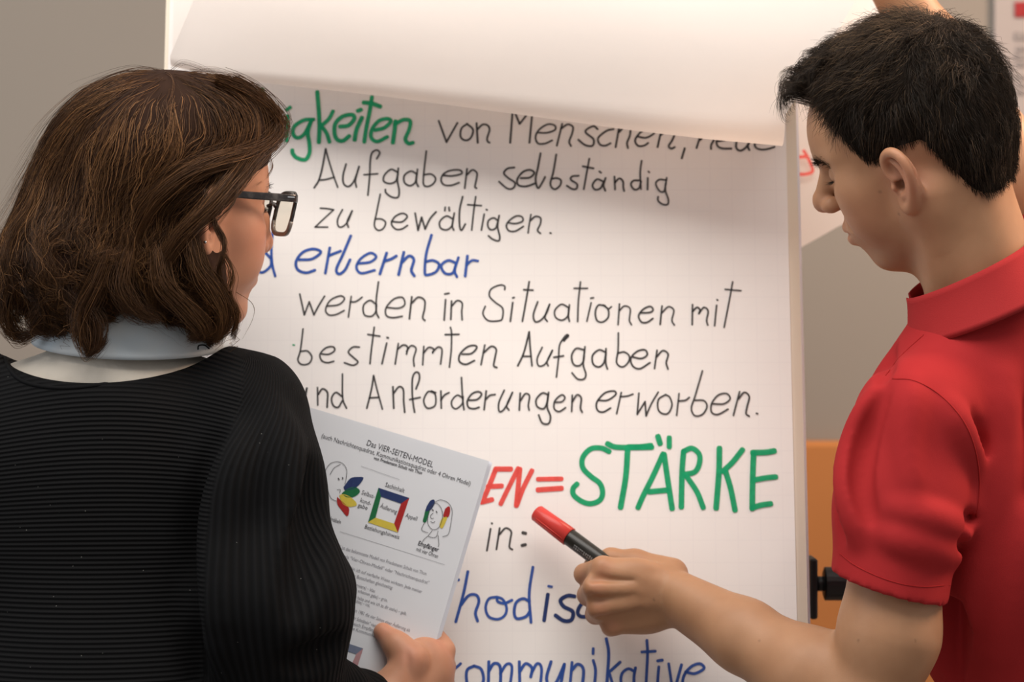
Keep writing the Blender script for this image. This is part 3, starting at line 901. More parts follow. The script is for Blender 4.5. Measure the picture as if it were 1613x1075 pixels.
  [(950,165),(945,400),(918,750)],[(1175,180),(1080,300),(985,390)],[(1010,390),(1060,560),(1102,770)],
  [(1285,205),(1275,450),(1270,755)],[(1275,208),(1400,205),(1485,192)],[(1290,475),(1400,455),(1500,445)],[(1275,745),(1360,720),(1450,708)]]),
 ('IN2', 'ink_black', 3.0, 740, 680, 4.885, [
  [(160,750),(132,918)],[(168,706),(172,710)],[(230,745),(205,908)],[(228,795),(275,745),(318,770),(312,830),(305,890),(328,910)]]),
 ('COLON', 'ink_black', 5.0, 740, 680, 4.885, [[(408,780),(430,785)],[(402,878),(428,872)]]),
 ('THOD', 'ink_blue', 4.4, 680, 860, 5.0, [
  [(100,275),(165,272),(212,270)],[(130,150),(95,380),(62,585)],
  [(285,205),(250,380),(190,600)],[(230,470),(290,395),(350,390),(372,440),(345,530),(362,595)],
  [(510,405),(450,420),(425,490),(450,560),(520,580),(575,550),(590,490),(560,425),(515,405)],[(515,408),(520,440),(570,455),(632,430)],
  [(770,440),(720,418),(665,450),(650,530),(672,575),(740,560),(772,520)],[(797,170),(768,380),(782,605)],[(920,320),(945,325)]]),
 ('ISC', 'ink_navy', 6.2, 680, 860, 5.0, [
  [(915,385),(885,590)],[(1125,400),(1070,395),(1015,430),(1040,480),(1110,520),(1100,585),(1040,592),(975,550)],
  [(1270,420),(1190,450),(1150,520),(1180,560),(1285,550)]]),
 ('KOMMUNI', 'ink_blue', 4.6, 680, 860, 5.0, [
  [(150,780),(130,1000),(110,1180)],[(228,930),(140,1030),(225,1170)],
  [(330,950),(280,980),(275,1060),(300,1140),(370,1140),(408,1060),(390,975),(335,948)],
  [(450,915),(445,1150)],[(450,990),(490,930),(540,960),(540,1150)],[(540,1010),(590,935),(632,960),(610,1150)],
  [(690,915),(695,1150)],[(695,990),(740,930),(790,965),(780,1035)],[(788,1000),(830,930),(865,970),(850,1150)],
  [(940,915),(905,1040),(930,1120),(980,1080),(1045,935)],[(1045,935),(1005,1150)],
  [(1105,920),(1085,1150)],[(1105,980),(1150,935),(1195,980),(1180,1150)],
  [(1272,905),(1290,990),(1275,1150)],[(1272,812),(1270,852)]]),
 ('KATIVE', 'ink_blue', 4.6, 880, 960, 6.204, [
  [(465,290),(488,420),(480,600),(460,860)],[(600,520),(490,620)],[(500,640),(560,860)],
  [(740,610),(680,585),(620,630),(610,720),(660,830),(730,760)],[(750,575),(735,680),(745,860)],
  [(862,305),(868,450),(855,713),(850,860)],[(812,420),(945,412)],[(978,565),(955,860)],[(967,507),(1012,500)],
  [(1075,535),(1120,840)],[(1120,840),(1200,545)],
  [(1240,615),(1330,630),(1420,580),(1380,535),(1300,560),(1230,640),(1210,740),(1240,850),(1320,860)]]),
 ('DOT', 'ink_green', 3.0, 460, 440, 4.479, [[(8,464),(16,466)]]),
]


def ribbon(mb, pts, w, place, off):
    """flat brush stroke with round ends; place(u, v, off) -> 3-D"""
    pts = np.asarray(pts, float)
    seg = np.linalg.norm(np.diff(pts, axis=0), axis=1)
    pts = pts[np.concatenate([[True], seg > 1e-7])]
    t = np.gradient(pts, axis=0); t /= np.linalg.norm(t, axis=1)[:, None] + 1e-12
    L = []; Rr = []
    P0, P1 = pts[0], pts[-1]
    ends = []
    for (p, tt, sgn) in ((P0, t[0], -1), (P1, t[-1], 1)):
        e = []
        for a in (0.85, 0.5):
            e.append((p + sgn * tt * w * 0.5 * math.sin(math.acos(a)), a))
        ends.append(e)
    seq = [(q, a, t[0]) for q, a in ends[0][::-1]] + [(pts[i], 1.0, t[i]) for i in range(len(pts))] + [(q, a, t[-1]) for q, a in ends[1]]
    V = []
    for q, a, tt in seq:
        nn = np.array([-tt[1], tt[0]])
        V.append(place(*(q + nn * w * a * 0.5), off)); V.append(place(*(q - nn * w * a * 0.5), off))
    F = [[2 * i + 1, 2 * i + 3, 2 * i + 2, 2 * i] for i in range(len(seq) - 1)]
    mb.add(np.array(V), F)


pxm = BY / F_PX                     # metres per photo pixel on the page
for nm, ink, w, ox, oy, sc, strokes in ST:
    mb = MB()
    for si, s in enumerate(strokes):
        uvp = np.array([board(ox + x / sc, oy + y / sc) for x, y in s])
        wj = w * (0.93 + 0.14 * random.random())
        ribbon(mb, catmull(uvp, 7), wj * pxm, bpt, 0.0005 + 0.00002 * si)
    mb.build('handwriting', M[ink], page)


# the page being lifted over the top: comes down from behind, rolls at its lower edge and rises in front
def lifted_sheet():
    bot = [(270, 104), (350, 123), (600, 151), (800, 178), (1000, 206), (1120, 220), (1232, 230)]
    bx = np.array([p[0] for p in bot]); by = np.array([p[1] for p in bot])
    nu = 60
    V = []; prof = 46
    for i in range(nu):
        t = i / (nu - 1)
        x = 270 + (1232 - 270) * t
        y = np.interp(x, bx, by)
        y = np.interp(x, bx, by) if i in (0, nu - 1) else (np.interp(x - 12, bx, by) + np.interp(x + 12, bx, by)) / 2
        d = 2.505 + 0.0 * t - 0.05 * t - 0.02 * t * t        # depth of the roll's lowest line
        r = 0.010 + 0.020 * t
        low = P(x, y, d)
        # front goes up leaning; top edge line
        xt = 395 + (1440 - 395) * t
        top = P(xt, -190 + 30 * t, 2.50 - 0.0 * t)
        back_top = bpt(uL + 0.01 + (uPage - uL - 0.02) * t, vT - 0.03, 0.0035)
        row = []
        c = low + np.array([0, 0, r])
        # back side, from the clamp down
        for k in range(14):
            s = k / 13
            q = back_top * (1 - s) + (c + np.array([0, r * 0.9, 0])) * s
            q = q + np.array([0, -0.010 * math.sin(math.pi * s), 0])
            row.append(q)
        for k in range(1, 12):
            a = math.pi * k / 12
            row.append(c + np.array([0, r * math.cos(a) * 0.9, -r * math.sin(a)]))
        st = c + np.array([0, -r * 0.9, 0])
        for k in range(21):
            s = k / 20
            q = st * (1 - s) + top * s
            bulge = 0.026 * math.sin(math.pi * min(1, s * 1.25)) * (0.4 + t)
            q = q + np.array([0, -bulge, 0])
            q = q + np.array([0, 0.0025 * math.sin(9 * s + 11 * t) * s, 0])
            row.append(q)
        V += row
        n = len(row)
    F = [[i * n + j, (i + 1) * n + j, (i + 1) * n + j + 1, i * n + j + 1] for i in range(nu - 1) for j in range(n - 1)]
    V = np.array(V)
    o = mesh_np('lifted_sheet', V, F, M['thin_paper'], chart, True)
    tag(o, label='blank side of the page being lifted and rolled upward')
    return o


lift = lifted_sheet()

# page turned back earlier, hanging behind the board on the right, with red writing
bs = MB()
pts = [(1180, -200), (1425, -200), (1440, 290), (1255, 396), (1180, 436)]
back_o = P(1300, 200, 2.80); back_n = norm(np.array([0.15, -1, 0.1]))
q = [on_plane(x, y, back_o, back_n) for x, y in pts]
cen = np.mean(q, 0)
nn_ = 14
V = []; F = []
for j in range(nn_):
    for i in range(8):
        s, t = i / 7, j / (nn_ - 1)
        left = q[0] * (1 - t) + q[4] * t
        right = (q[1] * (1 - t) + q[2] * t)
        p = left * (1 - s) + right * s
        V.append(p - back_n * 0.006 * math.sin(3 * t + 2 * s))
for j in range(nn_ - 1):
    for i in range(7):
        F.append([j * 8 + i, (j + 1) * 8 + i, (j + 1) * 8 + i + 1, j * 8 + i + 1])
turned = mesh_np('turned_sheet', np.array(V), F, M['paper_plain'], chart, True)
tag(turned, label='pale page turned back behind the board with a red letter')
bax = norm(q[1] - q[0]); bup = np.cross(bax, back_n)
if bup[2] < 0: bup = -bup
def back_place(u, v, off):
    return back_o + bax * u + bup * v - (-back_n) * (0.007 + off)
def back_uv(px, py):
    p = on_plane(px, py, back_o + back_n * 0.007, back_n) - back_o
    return np.array([p @ bax, p @ bup])
mb = MB()
for si, s in enumerate([[(1225, 232), (1245, 247), (1268, 247)], [(1266, 238), (1272, 248), (1280, 268), (1272, 274), (1255, 275)], [(1245, 205), (1236, 240), (1228, 278)]]):
    ribbon(mb, catmull(np.array([back_uv(*p) for p in s]), 6), 0.0042, back_place, 0.0004 + 0.00003 * si)
mb.build('handwriting', M['ink_red'], turned)

# blurred notice on the wall, upper right
poster = empty('wall_poster', (P(1640, 120, 3.6)[0], 3.615, P(1640, 240, 3.6)[2]), 'pale printed notice with a red block on the wall behind the man', 'poster')
x0, z1 = P(1568, -60, 3.6)[[0, 2]]
b = MB(); b.box((x0, 3.608, z1 - 0.42), (x0 + 0.30, 3.619, z1), bev=0.001); b.build('poster_sheet', mat('notice_paper', (0.40, 0.36, 0.345), 0.7, 0.2, noise=(5, (0.38, 0.34, 0.33), 0.3, 0.7)), poster)
rx, rz = P(1600, 4, 3.6)[[0, 2]]; rz2 = P(1600, 26, 3.6)[2]
b = MB(); b.box((rx, 3.605, rz2), (rx + 0.10, 3.609, rz + 0.002)); b.build('red_block', mat('notice_red', (0.33, 0.03, 0.035), 0.7, 0.2, noise=(30, (0.3, 0.03, 0.03), 0.3, 0.7)), poster)
for y0_, y1_, xs in ((50, 62, 1600), (72, 80, 1603), (84, 92, 1600), (96, 104, 1603), (118, 124, 1602), (130, 136, 1604), (142, 148, 1600)):
    a = P(xs, y0_, 3.6); c = P(xs, y1_, 3.6)
    b = MB(); b.box((a[0], 3.6055, c[2]), (a[0] + 0.13, 3.609, a[2])); b.build('text_line', mat('notice_grey', (0.22, 0.20, 0.20), 0.7, 0.2, noise=(200, (0.34, 0.31, 0.30), 0.45, 0.55)), poster)
# ------------------------------------------------------------------ people
def head_matrix(yaw, pitch, roll, c):
    y, p, r = map(math.radians, (yaw, pitch, roll))
    Fd = np.array([math.cos(y) * math.cos(p), math.sin(y) * math.cos(p), -math.sin(p)])
    L = np.array([-math.sin(y), math.cos(y), 0]); U = np.cross(Fd, L)
    L2 = L * math.cos(r) + U * math.sin(r); U2 = np.cross(Fd, L2)
    Mw = np.eye(4); Mw[:3, 0] = Fd; Mw[:3, 1] = L2; Mw[:3, 2] = U2; Mw[:3, 3] = c
    return Mw


def build_ear(v, side, c, tilt):
    ct, st = math.cos(tilt), math.sin(tilt)
    fa = norm([0.88, -0.42 * side, 0]); up = np.array([0, 0.10 * side, 0.995]); up = norm(up)
    out = np.cross(fa, up) * (-side); out = norm(out)
    if out[1] * side < 0: out = -out

    def E(a, b, o=0.0):
        a2 = a * ct + b * st; b2 = -a * st + b * ct
        return np.array(c) + fa * a2 + up * b2 + out * o
    Re = np.stack([fa * ct - up * st, out, fa * st + up * ct], 1)
    v.ell(E(-0.006, 0.004, 0.006), (0.0165, 0.0048, 0.027), Re, k=0.005)
    v.ell(E(0.000, -0.020, 0.0065), (0.0085, 0.0042, 0.011), Re, k=0.005)
    v.ell(E(-0.0035, 0.014, 0.0135), (0.0095, 0.0055, 0.0135), Re, k=0.004, op='sub')
    v.ell(E(-0.0005, -0.004, 0.0135), (0.0082, 0.0078, 0.0098), Re, k=0.004, op='sub')
    rim = [(0.001, 0.001, 0.009), (0.0085, 0.008, 0.008), (0.0105, 0.018, 0.0085), (0.007, 0.0275, 0.0105), (-0.002, 0.0325, 0.0125), (-0.012, 0.0305, 0.0145),
           (-0.0195, 0.022, 0.016), (-0.0215, 0.010, 0.016), (-0.0185, -0.003, 0.0145), (-0.0125, -0.014, 0.012), (-0.005, -0.0245, 0.009), (0.002, -0.0285, 0.0075), (0.0065, -0.0225, 0.006), (0.0065, -0.012, 0.005)]
    rr = [0.0026, 0.0029, 0.0031, 0.0033, 0.0034, 0.0034, 0.0033, 0.0032, 0.0032, 0.0034, 0.0042, 0.0045, 0.0040, 0.003]
    rim = catmull(np.array(rim), 4); rr = catmull(np.array(rr)[:, None] * [1, 1], 4)[:, 0]
    v.chain([E(*p) for p in rim], rr, k=0.004)
    anti = [(-0.001, 0.023, 0.009), (-0.009, 0.017, 0.0115), (-0.0132, 0.007, 0.0125), (-0.0125, -0.004, 0.012), (-0.007, -0.012, 0.0105), (0.000, -0.0145, 0.0095)]
    anti = catmull(np.array(anti), 3)
    v.chain([E(*p) for p in anti], [0.0026] * len(anti), k=0.004)
    v.chain([E(0.008, 0.002, 0.007), E(0.0072, -0.004, 0.0105), E(0.006, -0.010, 0.008)], [0.0028, 0.0034, 0.0028], k=0.003)
    v.ell(E(0.0015, -0.003, 0.008), (0.0035, 0.007, 0.005), Re, k=0.003, op='sub')
    return E


def build_head(v, p):
    v.ell((-0.012, 0, 0.038), (0.088, 0.0745, 0.084), k=0.02)
    v.ell((-0.038, 0, 0.010), (0.060, 0.064, 0.065), k=0.03)
    v.ell((0.030, 0, 0.030), (0.066 + p.get('fh', 0), 0.064, 0.066), k=0.03)
    v.ell((0.040, 0, -0.030), (0.047, 0.057, 0.070), k=0.025)
    cx, cz = p['chin']
    for s in (-1, 1):
        v.rc((-0.002, 0.050 * s, -0.050), (cx - 0.022, 0.018 * s, cz + 0.008), 0.019, 0.015, k=0.022)
        v.rc((0.004, 0.055 * s, -0.010), (-0.002, 0.051 * s, -0.052), 0.018, 0.018, k=0.02)
        v.ell((0.052, 0.041 * s, -0.022), (0.026, 0.022, 0.023), k=0.02)                  # cheekbone
        v.ell((0.052, 0.036 * s, -0.050), (p.get('ck', 0.024), 0.019, 0.026), k=0.02)      # cheek
        v.rc((0.082, 0.012 * s, 0.020), (0.062, 0.046 * s, 0.020), 0.011, 0.010, k=0.012)  # brow ridge
    v.ell((cx - 0.018, 0, cz + 0.008), (0.020, 0.020, 0.017), k=0.018)
    v.ell((0.068, 0, -0.062), (0.025, 0.028, 0.026), k=0.018)
    for s in (-1, 1):
        v.ell((0.089, 0.033 * s, 0.002), (0.016, 0.019, 0.013), k=0.012, op='sub')         # eye socket
        v.ell((0.0695, 0.032 * s, 0.0005), (0.0135, 0.0155, 0.0130), k=0.003)             # lids over the ball
        v.rc((0.0825, 0.020 * s, p['lid']), (0.0765, 0.045 * s, p['lid'] - 0.001), 0.0011, 0.0011, k=0.002, op='sub')
    # nose
    nx, nz = p['nose']
    v.chain([(0.088, 0, 0.012), (0.097, 0, -0.008), (nx - 0.012, 0, nz + 0.006)], [0.0075, 0.0078, 0.0110], k=0.010)
    v.ell((nx - 0.0115, 0, nz), (0.0115, 0.0105, 0.0100), k=0.006)
    for s in (-1, 1):
        v.ell((nx - 0.022, 0.0125 * s, nz - 0.003), (0.0115, 0.0070, 0.0085), k=0.005)
        v.ell((nx - 0.018, 0.0070 * s, nz - 0.0125), (0.006, 0.0035, 0.004), k=0.002, op='sub')
        v.chain([(nx - 0.030, 0.019 * s, nz + 0.002), (0.078, 0.028 * s, -0.055), (0.070, 0.031 * s, -0.070)], [0.0016, 0.002, 0.0012], k=0.008, op='sub')   # smile fold
    # lips
    lx = p['lip']
    v.chain([(lx - 0.012, -0.024, -0.0635), (lx - 0.001, -0.009, -0.0585), (lx, 0, -0.0600), (lx - 0.001, 0.009, -0.0585), (lx - 0.012, 0.024, -0.0635)], [0.0025, 0.0045, 0.0045, 0.0045, 0.0025], k=0.006)
    v.chain([(lx - 0.013, -0.021, -0.0665), (lx - 0.003, -0.008, -0.0715), (lx - 0.003, 0.008, -0.0715), (lx - 0.013, 0.021, -0.0665)], [0.003, 0.0055, 0.0055, 0.003], k=0.006)
    v.chain([(lx - 0.013, -0.028, -0.0635), (lx + 0.0035, -0.009, -0.0655), (lx + 0.0045, 0, -0.0650), (lx + 0.0035, 0.009, -0.0655), (lx - 0.013, 0.028, -0.0635)], [0.0012] * 5, k=0.003, op='sub')
    return [build_ear(v, s, (p['ear'][0], 0.0725 * s, p['ear'][1]), p['ear'][2]) for s in (-1, 1)]


def merge(parts):
    V = []; Q = []; n = 0
    for v, q in parts:
        V.append(v); Q.append(q + n); n += len(v)
    return np.concatenate(V), np.concatenate(Q)


def loc2w(Mw, p):
    return np.asarray(p) @ Mw[:3, :3].T + Mw[:3, 3]


def blob(V, c, r):
    return np.exp(-((V - np.asarray(c)) ** 2).sum(1) / r ** 2)


def eye_parts(parent, Mw, dark, z=0.0005):
    for s in (-1, 1):
        c = loc2w(Mw, (0.0695, 0.032 * s, z))
        for nm, r, cc, m in (('eyeball', 0.0128, c, 'eye_white'), ('iris', 0.0068, c + Mw[:3, 0] * 0.0072 - Mw[:3, 2] * 0.002, 'iris')):
            v = Vol(cc - 0.02, cc + 0.02, 0.0016)
            v.ell(cc, (r, r, r))
            V, Q = v.extract()
            mesh_np(nm, V, Q, M[m], parent)


def brow_lash(parent, Mw, roots_a, roots_b, n, L, rad, name, seed):
    r = np.random.default_rng(seed)
    t = r.random(n)
    cur = catmull(np.array(roots_a), 12)
    ii = (t * (len(cur) - 1.001)).astype(int); fr = t * (len(cur) - 1.001) - ii
    root = cur[ii] * (1 - fr)[:, None] + cur[ii + 1] * fr[:, None]
    root = root + r.normal(size=(n, 3)) * np.array([0.0004, 0.0005, roots_b[1]])
    d = np.array(roots_b[0], float) + r.normal(size=(n, 3)) * 0.25
    s = np.linspace(0, 1, 5)[None, :, None]
    Lr = (L * (0.6 + 0.6 * r.random(n)))[:, None, None]
    path = root[:, None] + d[:, None] * s * Lr + np.array([0, 0, 0.4]) * s ** 2 * Lr * roots_b[2]
    path = path @ Mw[:3, :3].T + Mw[:3, 3]
    radv = np.broadcast_to(rad * (1 - 0.8 * np.linspace(0, 1, 5)), (n, 5))
    return strands_mesh(name, path, radv, np.full(n, 0.1), M['hair_man'], parent)


def on_surface(bvh, pts, eps=0.0):
    """points of a traced line dropped on to a built surface"""
    out = []
    o = Vector((0, 0, CAM_Z))
    for x, y in pts:
        d = Vector(((x - 806.5) / F_PX, 1.0, -(y - 537.5) / F_PX)).normalized()
        h = bvh.ray_cast(o, d)
        if h[0] is not None:
            out.append(np.array(h[0]) + np.array(h[1]) * eps * (1 if h[1].dot(d) < 0 else -1))
    return np.array(out)


def bvh_of(V, Q):
    return BVHTree.FromPolygons([tuple(map(float, p)) for p in V], [tuple(map(int, q)) for q in Q])


# ================================================================== the man
man = empty('person', (0.62, 2.42, 0), 'man in a red polo shirt pointing a marker and lifting the page', 'person')
MH = head_matrix(153.0, 16.0, -15.0, (0.4085, 2.33, 1.6195))
NECK = P(1548, 440, 2.345)                 # base of the neck
SL, SR = P(1452, 665, 2.26), P(1740, 470, 2.55)
vh = Vol((-0.135, -0.11, -0.22), (0.135, 0.11, 0.14), 0.0016, MH)
ears = build_head(vh, dict(chin=(0.075, -0.105), nose=(0.1195, -0.028), lip=0.0915, lid=-0.006, fh=0.004, ear=(-0.001, -0.022, math.radians(-1)), ck=0.024))
nk0, nk1 = vh.loc(P(1490, 300, 2.335)), vh.loc(NECK)
vh.rc(nk0, nk1, 0.054, 0.060, k=0.03)
vh.rc((-0.045, 0.022, -0.03), nk1 + (0, 0.012, 0), 0.030, 0.034, k=0.03)
vh.rc((-0.045, -0.022, -0.03), nk1 - (0, 0.012, 0), 0.030, 0.034, k=0.03)
vh.rc((-0.020, 0.058, -0.045), vh.loc(P(1492, 505, 2.33)), 0.010, 0.011, k=0.03)
head_V, head_Q = vh.extract()
q = vh.loc(head_V)
flush = 0.55 * blob(q, (-0.008, 0.088, -0.020), 0.030) + 0.3 * blob(q, (0.105, 0, -0.035), 0.018) + 0.25 * blob(q, (0.06, 0.05, -0.045), 0.03) + 0.75 * blob(q, (0.096, 0, -0.067), 0.016)
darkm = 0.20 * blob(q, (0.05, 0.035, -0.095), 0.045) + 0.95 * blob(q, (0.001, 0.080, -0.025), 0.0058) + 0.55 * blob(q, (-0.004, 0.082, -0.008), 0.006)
for c in ((0.030, 0.0655, -0.028), (0.062, 0.055, -0.040), (0.020, 0.066, -0.055)):
    darkm = darkm + 0.8 * blob(q, c, 0.0016)
# left arm and the hand with the marker
E_L, W_L = P(1368, 1120, 2.245), P(1072, 942, 2.385)
PEN0, PEN1 = P(845, 808, 2.452), P(1000, 923, 2.398)     # cap end, inside the fist
va = Vol(P(895, 1200, 2.14), P(1530, 620, 2.47), 0.0018)
va.rc(P(1434, 720, 2.262), P(1400, 1000, 2.24), 0.046, 0.047, k=0.02)
va.rc(P(1400, 1000, 2.24), E_L, 0.047, 0.040, k=0.02)
va.rc(E_L, E_L * 0.72 + W_L * 0.28, 0.040, 0.0465, k=0.02)
va.rc(E_L * 0.72 + W_L * 0.28, E_L * 0.35 + W_L * 0.65, 0.0455, 0.035, k=0.02)
Ra = frame(W_L - E_L, (0, -0.8, 1))
va.chain([E_L * 0.35 + W_L * 0.65 + Ra[:, 2] * 0.004, W_L + Ra[:, 2] * 0.006], [0.033, 0.0225], k=0.015)
va.chain([E_L * 0.35 + W_L * 0.65 - Ra[:, 2] * 0.004, W_L - Ra[:, 2] * 0.012], [0.033, 0.0225], k=0.015)


def D(px, py, d): return P(px, py, d)


# back of the hand
Rh = frame(D(938, 925, 2.375) - D(1060, 940, 2.39), (0, -0.4, 1))
va.ell(D(1000, 932, 2.393), (0.044, 0.020, 0.037), Rh, k=0.016)
va.ell(D(1010, 965, 2.402), (0.036, 0.020, 0.024), Rh, k=0.012)
kn = [(950, 896, 2.382), (938, 926, 2.374), (944, 958, 2.378), (964, 985, 2.392)]
pip = [(921, 905, 2.412), (926, 938, 2.412), (938, 968, 2.412), (962, 988, 2.42)]
dip = [(938, 915, 2.438), (945, 945, 2.436), (958, 968, 2.434), (980, 982, 2.438)]
tipp = [(962, 912, 2.430), (970, 940, 2.426), (980, 960, 2.424), (998, 972, 2.426)]
rk = [0.0128, 0.0128, 0.0122, 0.0112]
wr = [(1050, 913, 2.392), (1055, 928, 2.388), (1058, 945, 2.390), (1060, 965, 2.396)]
for i in range(4):
    va.rc(D(*wr[i]), D(*kn[i]), 0.0115, rk[i] * 0.98, k=0.010)                              # metacarpals
    va.rc(D(*kn[i]), D(*pip[i]), rk[i] * 1.0, rk[i] * 0.86, k=0.004)
    va.rc(D(*pip[i]), D(*dip[i]), rk[i] * 0.88, rk[i] * 0.74, k=0.003)
    va.rc(D(*dip[i]), D(*tipp[i]), rk[i] * 0.74, rk[i] * 0.66, k=0.003)
for a, b_ in ((0, 1), (1, 2), (2, 3)):                                                     # hollows between the knuckles
    pa = (D(*kn[a]) + D(*kn[b_])) / 2
    va.rc(pa + (-0.006, -0.012, 0), pa * 0.5 + D(*wr[a]) * 0.5 + (0, -0.016, 0), 0.003, 0.001, k=0.008, op='sub')
va.rc(D(950, 930, 2.3665), D(1030, 934, 2.3755), 0.0022, 0.0016, k=0.012)                       # tendons
va.rc(D(958, 956, 2.3705), D(1030, 948, 2.3765), 0.0022, 0.0014, k=0.012)
va.rc(D(965, 902, 2.3735), D(1030, 918, 2.3765), 0.0022, 0.0014, k=0.012)
# thumb along the marker on the upper side
va.chain([D(1058, 905, 2.405), D(1000, 888, 2.420), D(962, 882, 2.424), D(932, 892, 2.434)], [0.0175, 0.0140, 0.0112, 0.0092], k=0.008)
arm_V, arm_Q = va.extract()
# right arm, raised behind the head, its hand pinching the page
vr = Vol(P(1330, 620, 2.40), P(1800, -260, 2.70), 0.0026)
E_R, W_R = P(1512, 150, 2.56), P(1398, -40, 2.545)
vr.rc(SR, SR * 0.4 + E_R * 0.6, 0.056, 0.047, k=0.02)
vr.rc(SR * 0.4 + E_R * 0.6, E_R, 0.047, 0.040, k=0.02)
vr.rc(E_R, E_R * 0.65 + W_R * 0.35, 0.040, 0.037, k=0.02)
vr.rc(E_R * 0.65 + W_R * 0.35, W_R, 0.036, 0.0270, k=0.02)
hc = P(1398, -100, 2.53)
vr.ell(hc, (0.036, 0.019, 0.045), k=0.015)
for i, (dx, dz) in enumerate(((-0.030, 0.050), (-0.012, 0.058), (0.008, 0.058), (0.026, 0.048))):
    a = hc + (dx * 0.8, -0.004, 0.030); b_ = hc + (dx - 0.012, -0.020, dz + 0.012); c_ = hc + (dx - 0.020, -0.048, dz + 0.004)
    d_ = hc + (dx - 0.020, -0.055, dz - 0.020)
    vr.chain([a, b_, c_, d_], [0.0105, 0.0095, 0.0085, 0.0075], k=0.004)
vr.chain([hc + (-0.022, 0.0, -0.015), hc + (-0.045, -0.018, 0.008), hc + (-0.050, -0.030, 0.030)], [0.0150, 0.0115, 0.0090], k=0.008)
ra_V, ra_Q = vr.extract()
# trunk under the clothes
vb = Vol((0.30, 2.15, 0.80), (0.86, 2.70, 1.56), 0.006)
vb.rc(NECK, NECK + (0, 0.01, -0.06), 0.052, 0.055, k=0.03)
vb.rc(SL + (0.04, 0.03, -0.02), SR - (0.02, 0, 0.01), 0.033, 0.038, k=0.03)
vb.ell((0.56, 2.40, 1.25), (0.11, 0.10, 0.17), k=0.05)
vb.ell((0.61, 2.42, 1.00), (0.11, 0.10, 0.18), k=0.05)
tr_V, tr_Q = vb.extract()
parts = [(head_V, head_Q), (arm_V, arm_Q), (ra_V, ra_Q), (tr_V, tr_Q)]
BV, BQ = merge(parts)
pad = len(BV) - len(head_V)
hand_fl = np.zeros(len(BV)); hand_fl[:len(head_V)] = flush
for k_ in kn + pip:
    hand_fl += 0.35 * blob(BV, D(*k_) + (0, -0.01, 0), 0.010)
dk = np.zeros(len(BV)); dk[:len(head_V)] = darkm
for c in ((1310, 975), (1352, 1010), (1442, 1010), (1030, 945), (1196, 1010)):
    pp = on_surface(bvh_of(arm_V, arm_Q), [c]) if c[0] > 0 else []
    if len(pp): dk += 0.6 * blob(BV, pp[0], 0.0011)
body = mesh_np('body', BV, BQ, M['skin_man'], man, attrs={'flush': hand_fl.clip(0, 1), 'dark': dk.clip(0, 1)})
eye_parts(man, MH, True)
brow_lash(man, MH, [(0.0960, 0.012, 0.014), (0.0915, 0.026, 0.0185), (0.078, 0.042, 0.0165), (0.070, 0.050, 0.011)], ((0.5, 0.7, 0.25), 0.0022, 0), 340, 0.008, 0.00022, 'eyebrow', 3)
brow_lash(man, MH, [(0.0960, -0.012, 0.014), (0.0915, -0.026, 0.0185), (0.078, -0.042, 0.0165), (0.070, -0.050, 0.011)], ((0.5, -0.7, 0.25), 0.0022, 0), 340, 0.008, 0.00022, 'eyebrow', 4)
brow_lash(man, MH, [(0.0835, 0.021, -0.006), (0.0825, 0.032, -0.0065), (0.0775, 0.044, -0.0062)], ((0.9, 0.2, -0.35), 0.0003, 1), 60, 0.007, 0.00013, 'eyelashes', 5)
brow_lash(man, MH, [(0.0835, -0.021, -0.006), (0.0825, -0.032, -0.0065), (0.0775, -0.044, -0.0062)], ((0.9, -0.2, -0.35), 0.0003, 1), 60, 0.007, 0.00013, 'eyelashes', 6)

# --- his hair
WH = np.array([-0.060, 0.004, 0.096])
az_k = np.array([0, 22, 36, 48, 60, 72, 80, 86, 104, 112, 124, 140, 160, 180]) * 1.0
hz_k = np.array([0.086, 0.084, 0.070, 0.040, -0.002, -0.014, -0.006, 0.009, 0.009, -0.014, -0.048, -0.066, -0.068, -0.062])


def hairline(q):
    az = np.degrees(np.arctan2(np.abs(q[:, 1]), q[:, 0] + 0.012))
    return np.interp(az, az_k, hz_k)


def hair_depth(q):
    h = q[:, 2] - hairline(q)
    top = np.clip((q[:, 2] - 0.045) / 0.06, 0, 1)
    fr = np.clip((q[:, 0] - 0.0) / 0.07, 0, 1)
    rise = np.clip(h / (0.05 - 0.032 * fr * top), 0, 1)
    return np.where(h > 0, (0.0012 + 0.008 * rise * (1 - top) + (0.0135 + 0.013 * fr) * top * rise), -0.003), h


# cap: skull surface pushed out
vs_ = Vol((-0.15, -0.12, -0.11), (0.13, 0.12, 0.165), 0.003, MH, full=True)
vs_.ell((-0.012, 0, 0.038), (0.088, 0.0745, 0.084), k=0.02)
vs_.ell((-0.038, 0, 0.010), (0.060, 0.064, 0.065), k=0.03)
vs_.ell((0.030, 0, 0.030), (0.070, 0.064, 0.066), k=0.03)
vs_.rc((-0.045, 0.022, -0.03), nk1 + (0, 0.012, 0), 0.030, 0.034, k=0.03)
vs_.rc((-0.045, -0.022, -0.03), nk1 - (0, 0.012, 0), 0.030, 0.034, k=0.03)
vs_.rc(nk0, nk1, 0.054, 0.060, k=0.03)
samp = vs_.sampler()
Mi = vs_.M; vs_.M = None
sV, sQ = vs_.extract()
_, sN = samp(sV)
dep, hh = hair_depth(sV)
capV = sV + sN * (dep * 0.62)[:, None]
keep = (hh[sQ] > -0.004).any(1)
used = np.unique(sQ[keep]); remap = np.full(len(sV), -1); remap[used] = np.arange(len(used))
cap = mesh_np('hair', loc2w(MH, capV[used]), remap[sQ[keep]], M['hair_man_base'], man)
tag(cap, label='short dark brown hair, longer and tousled on top')


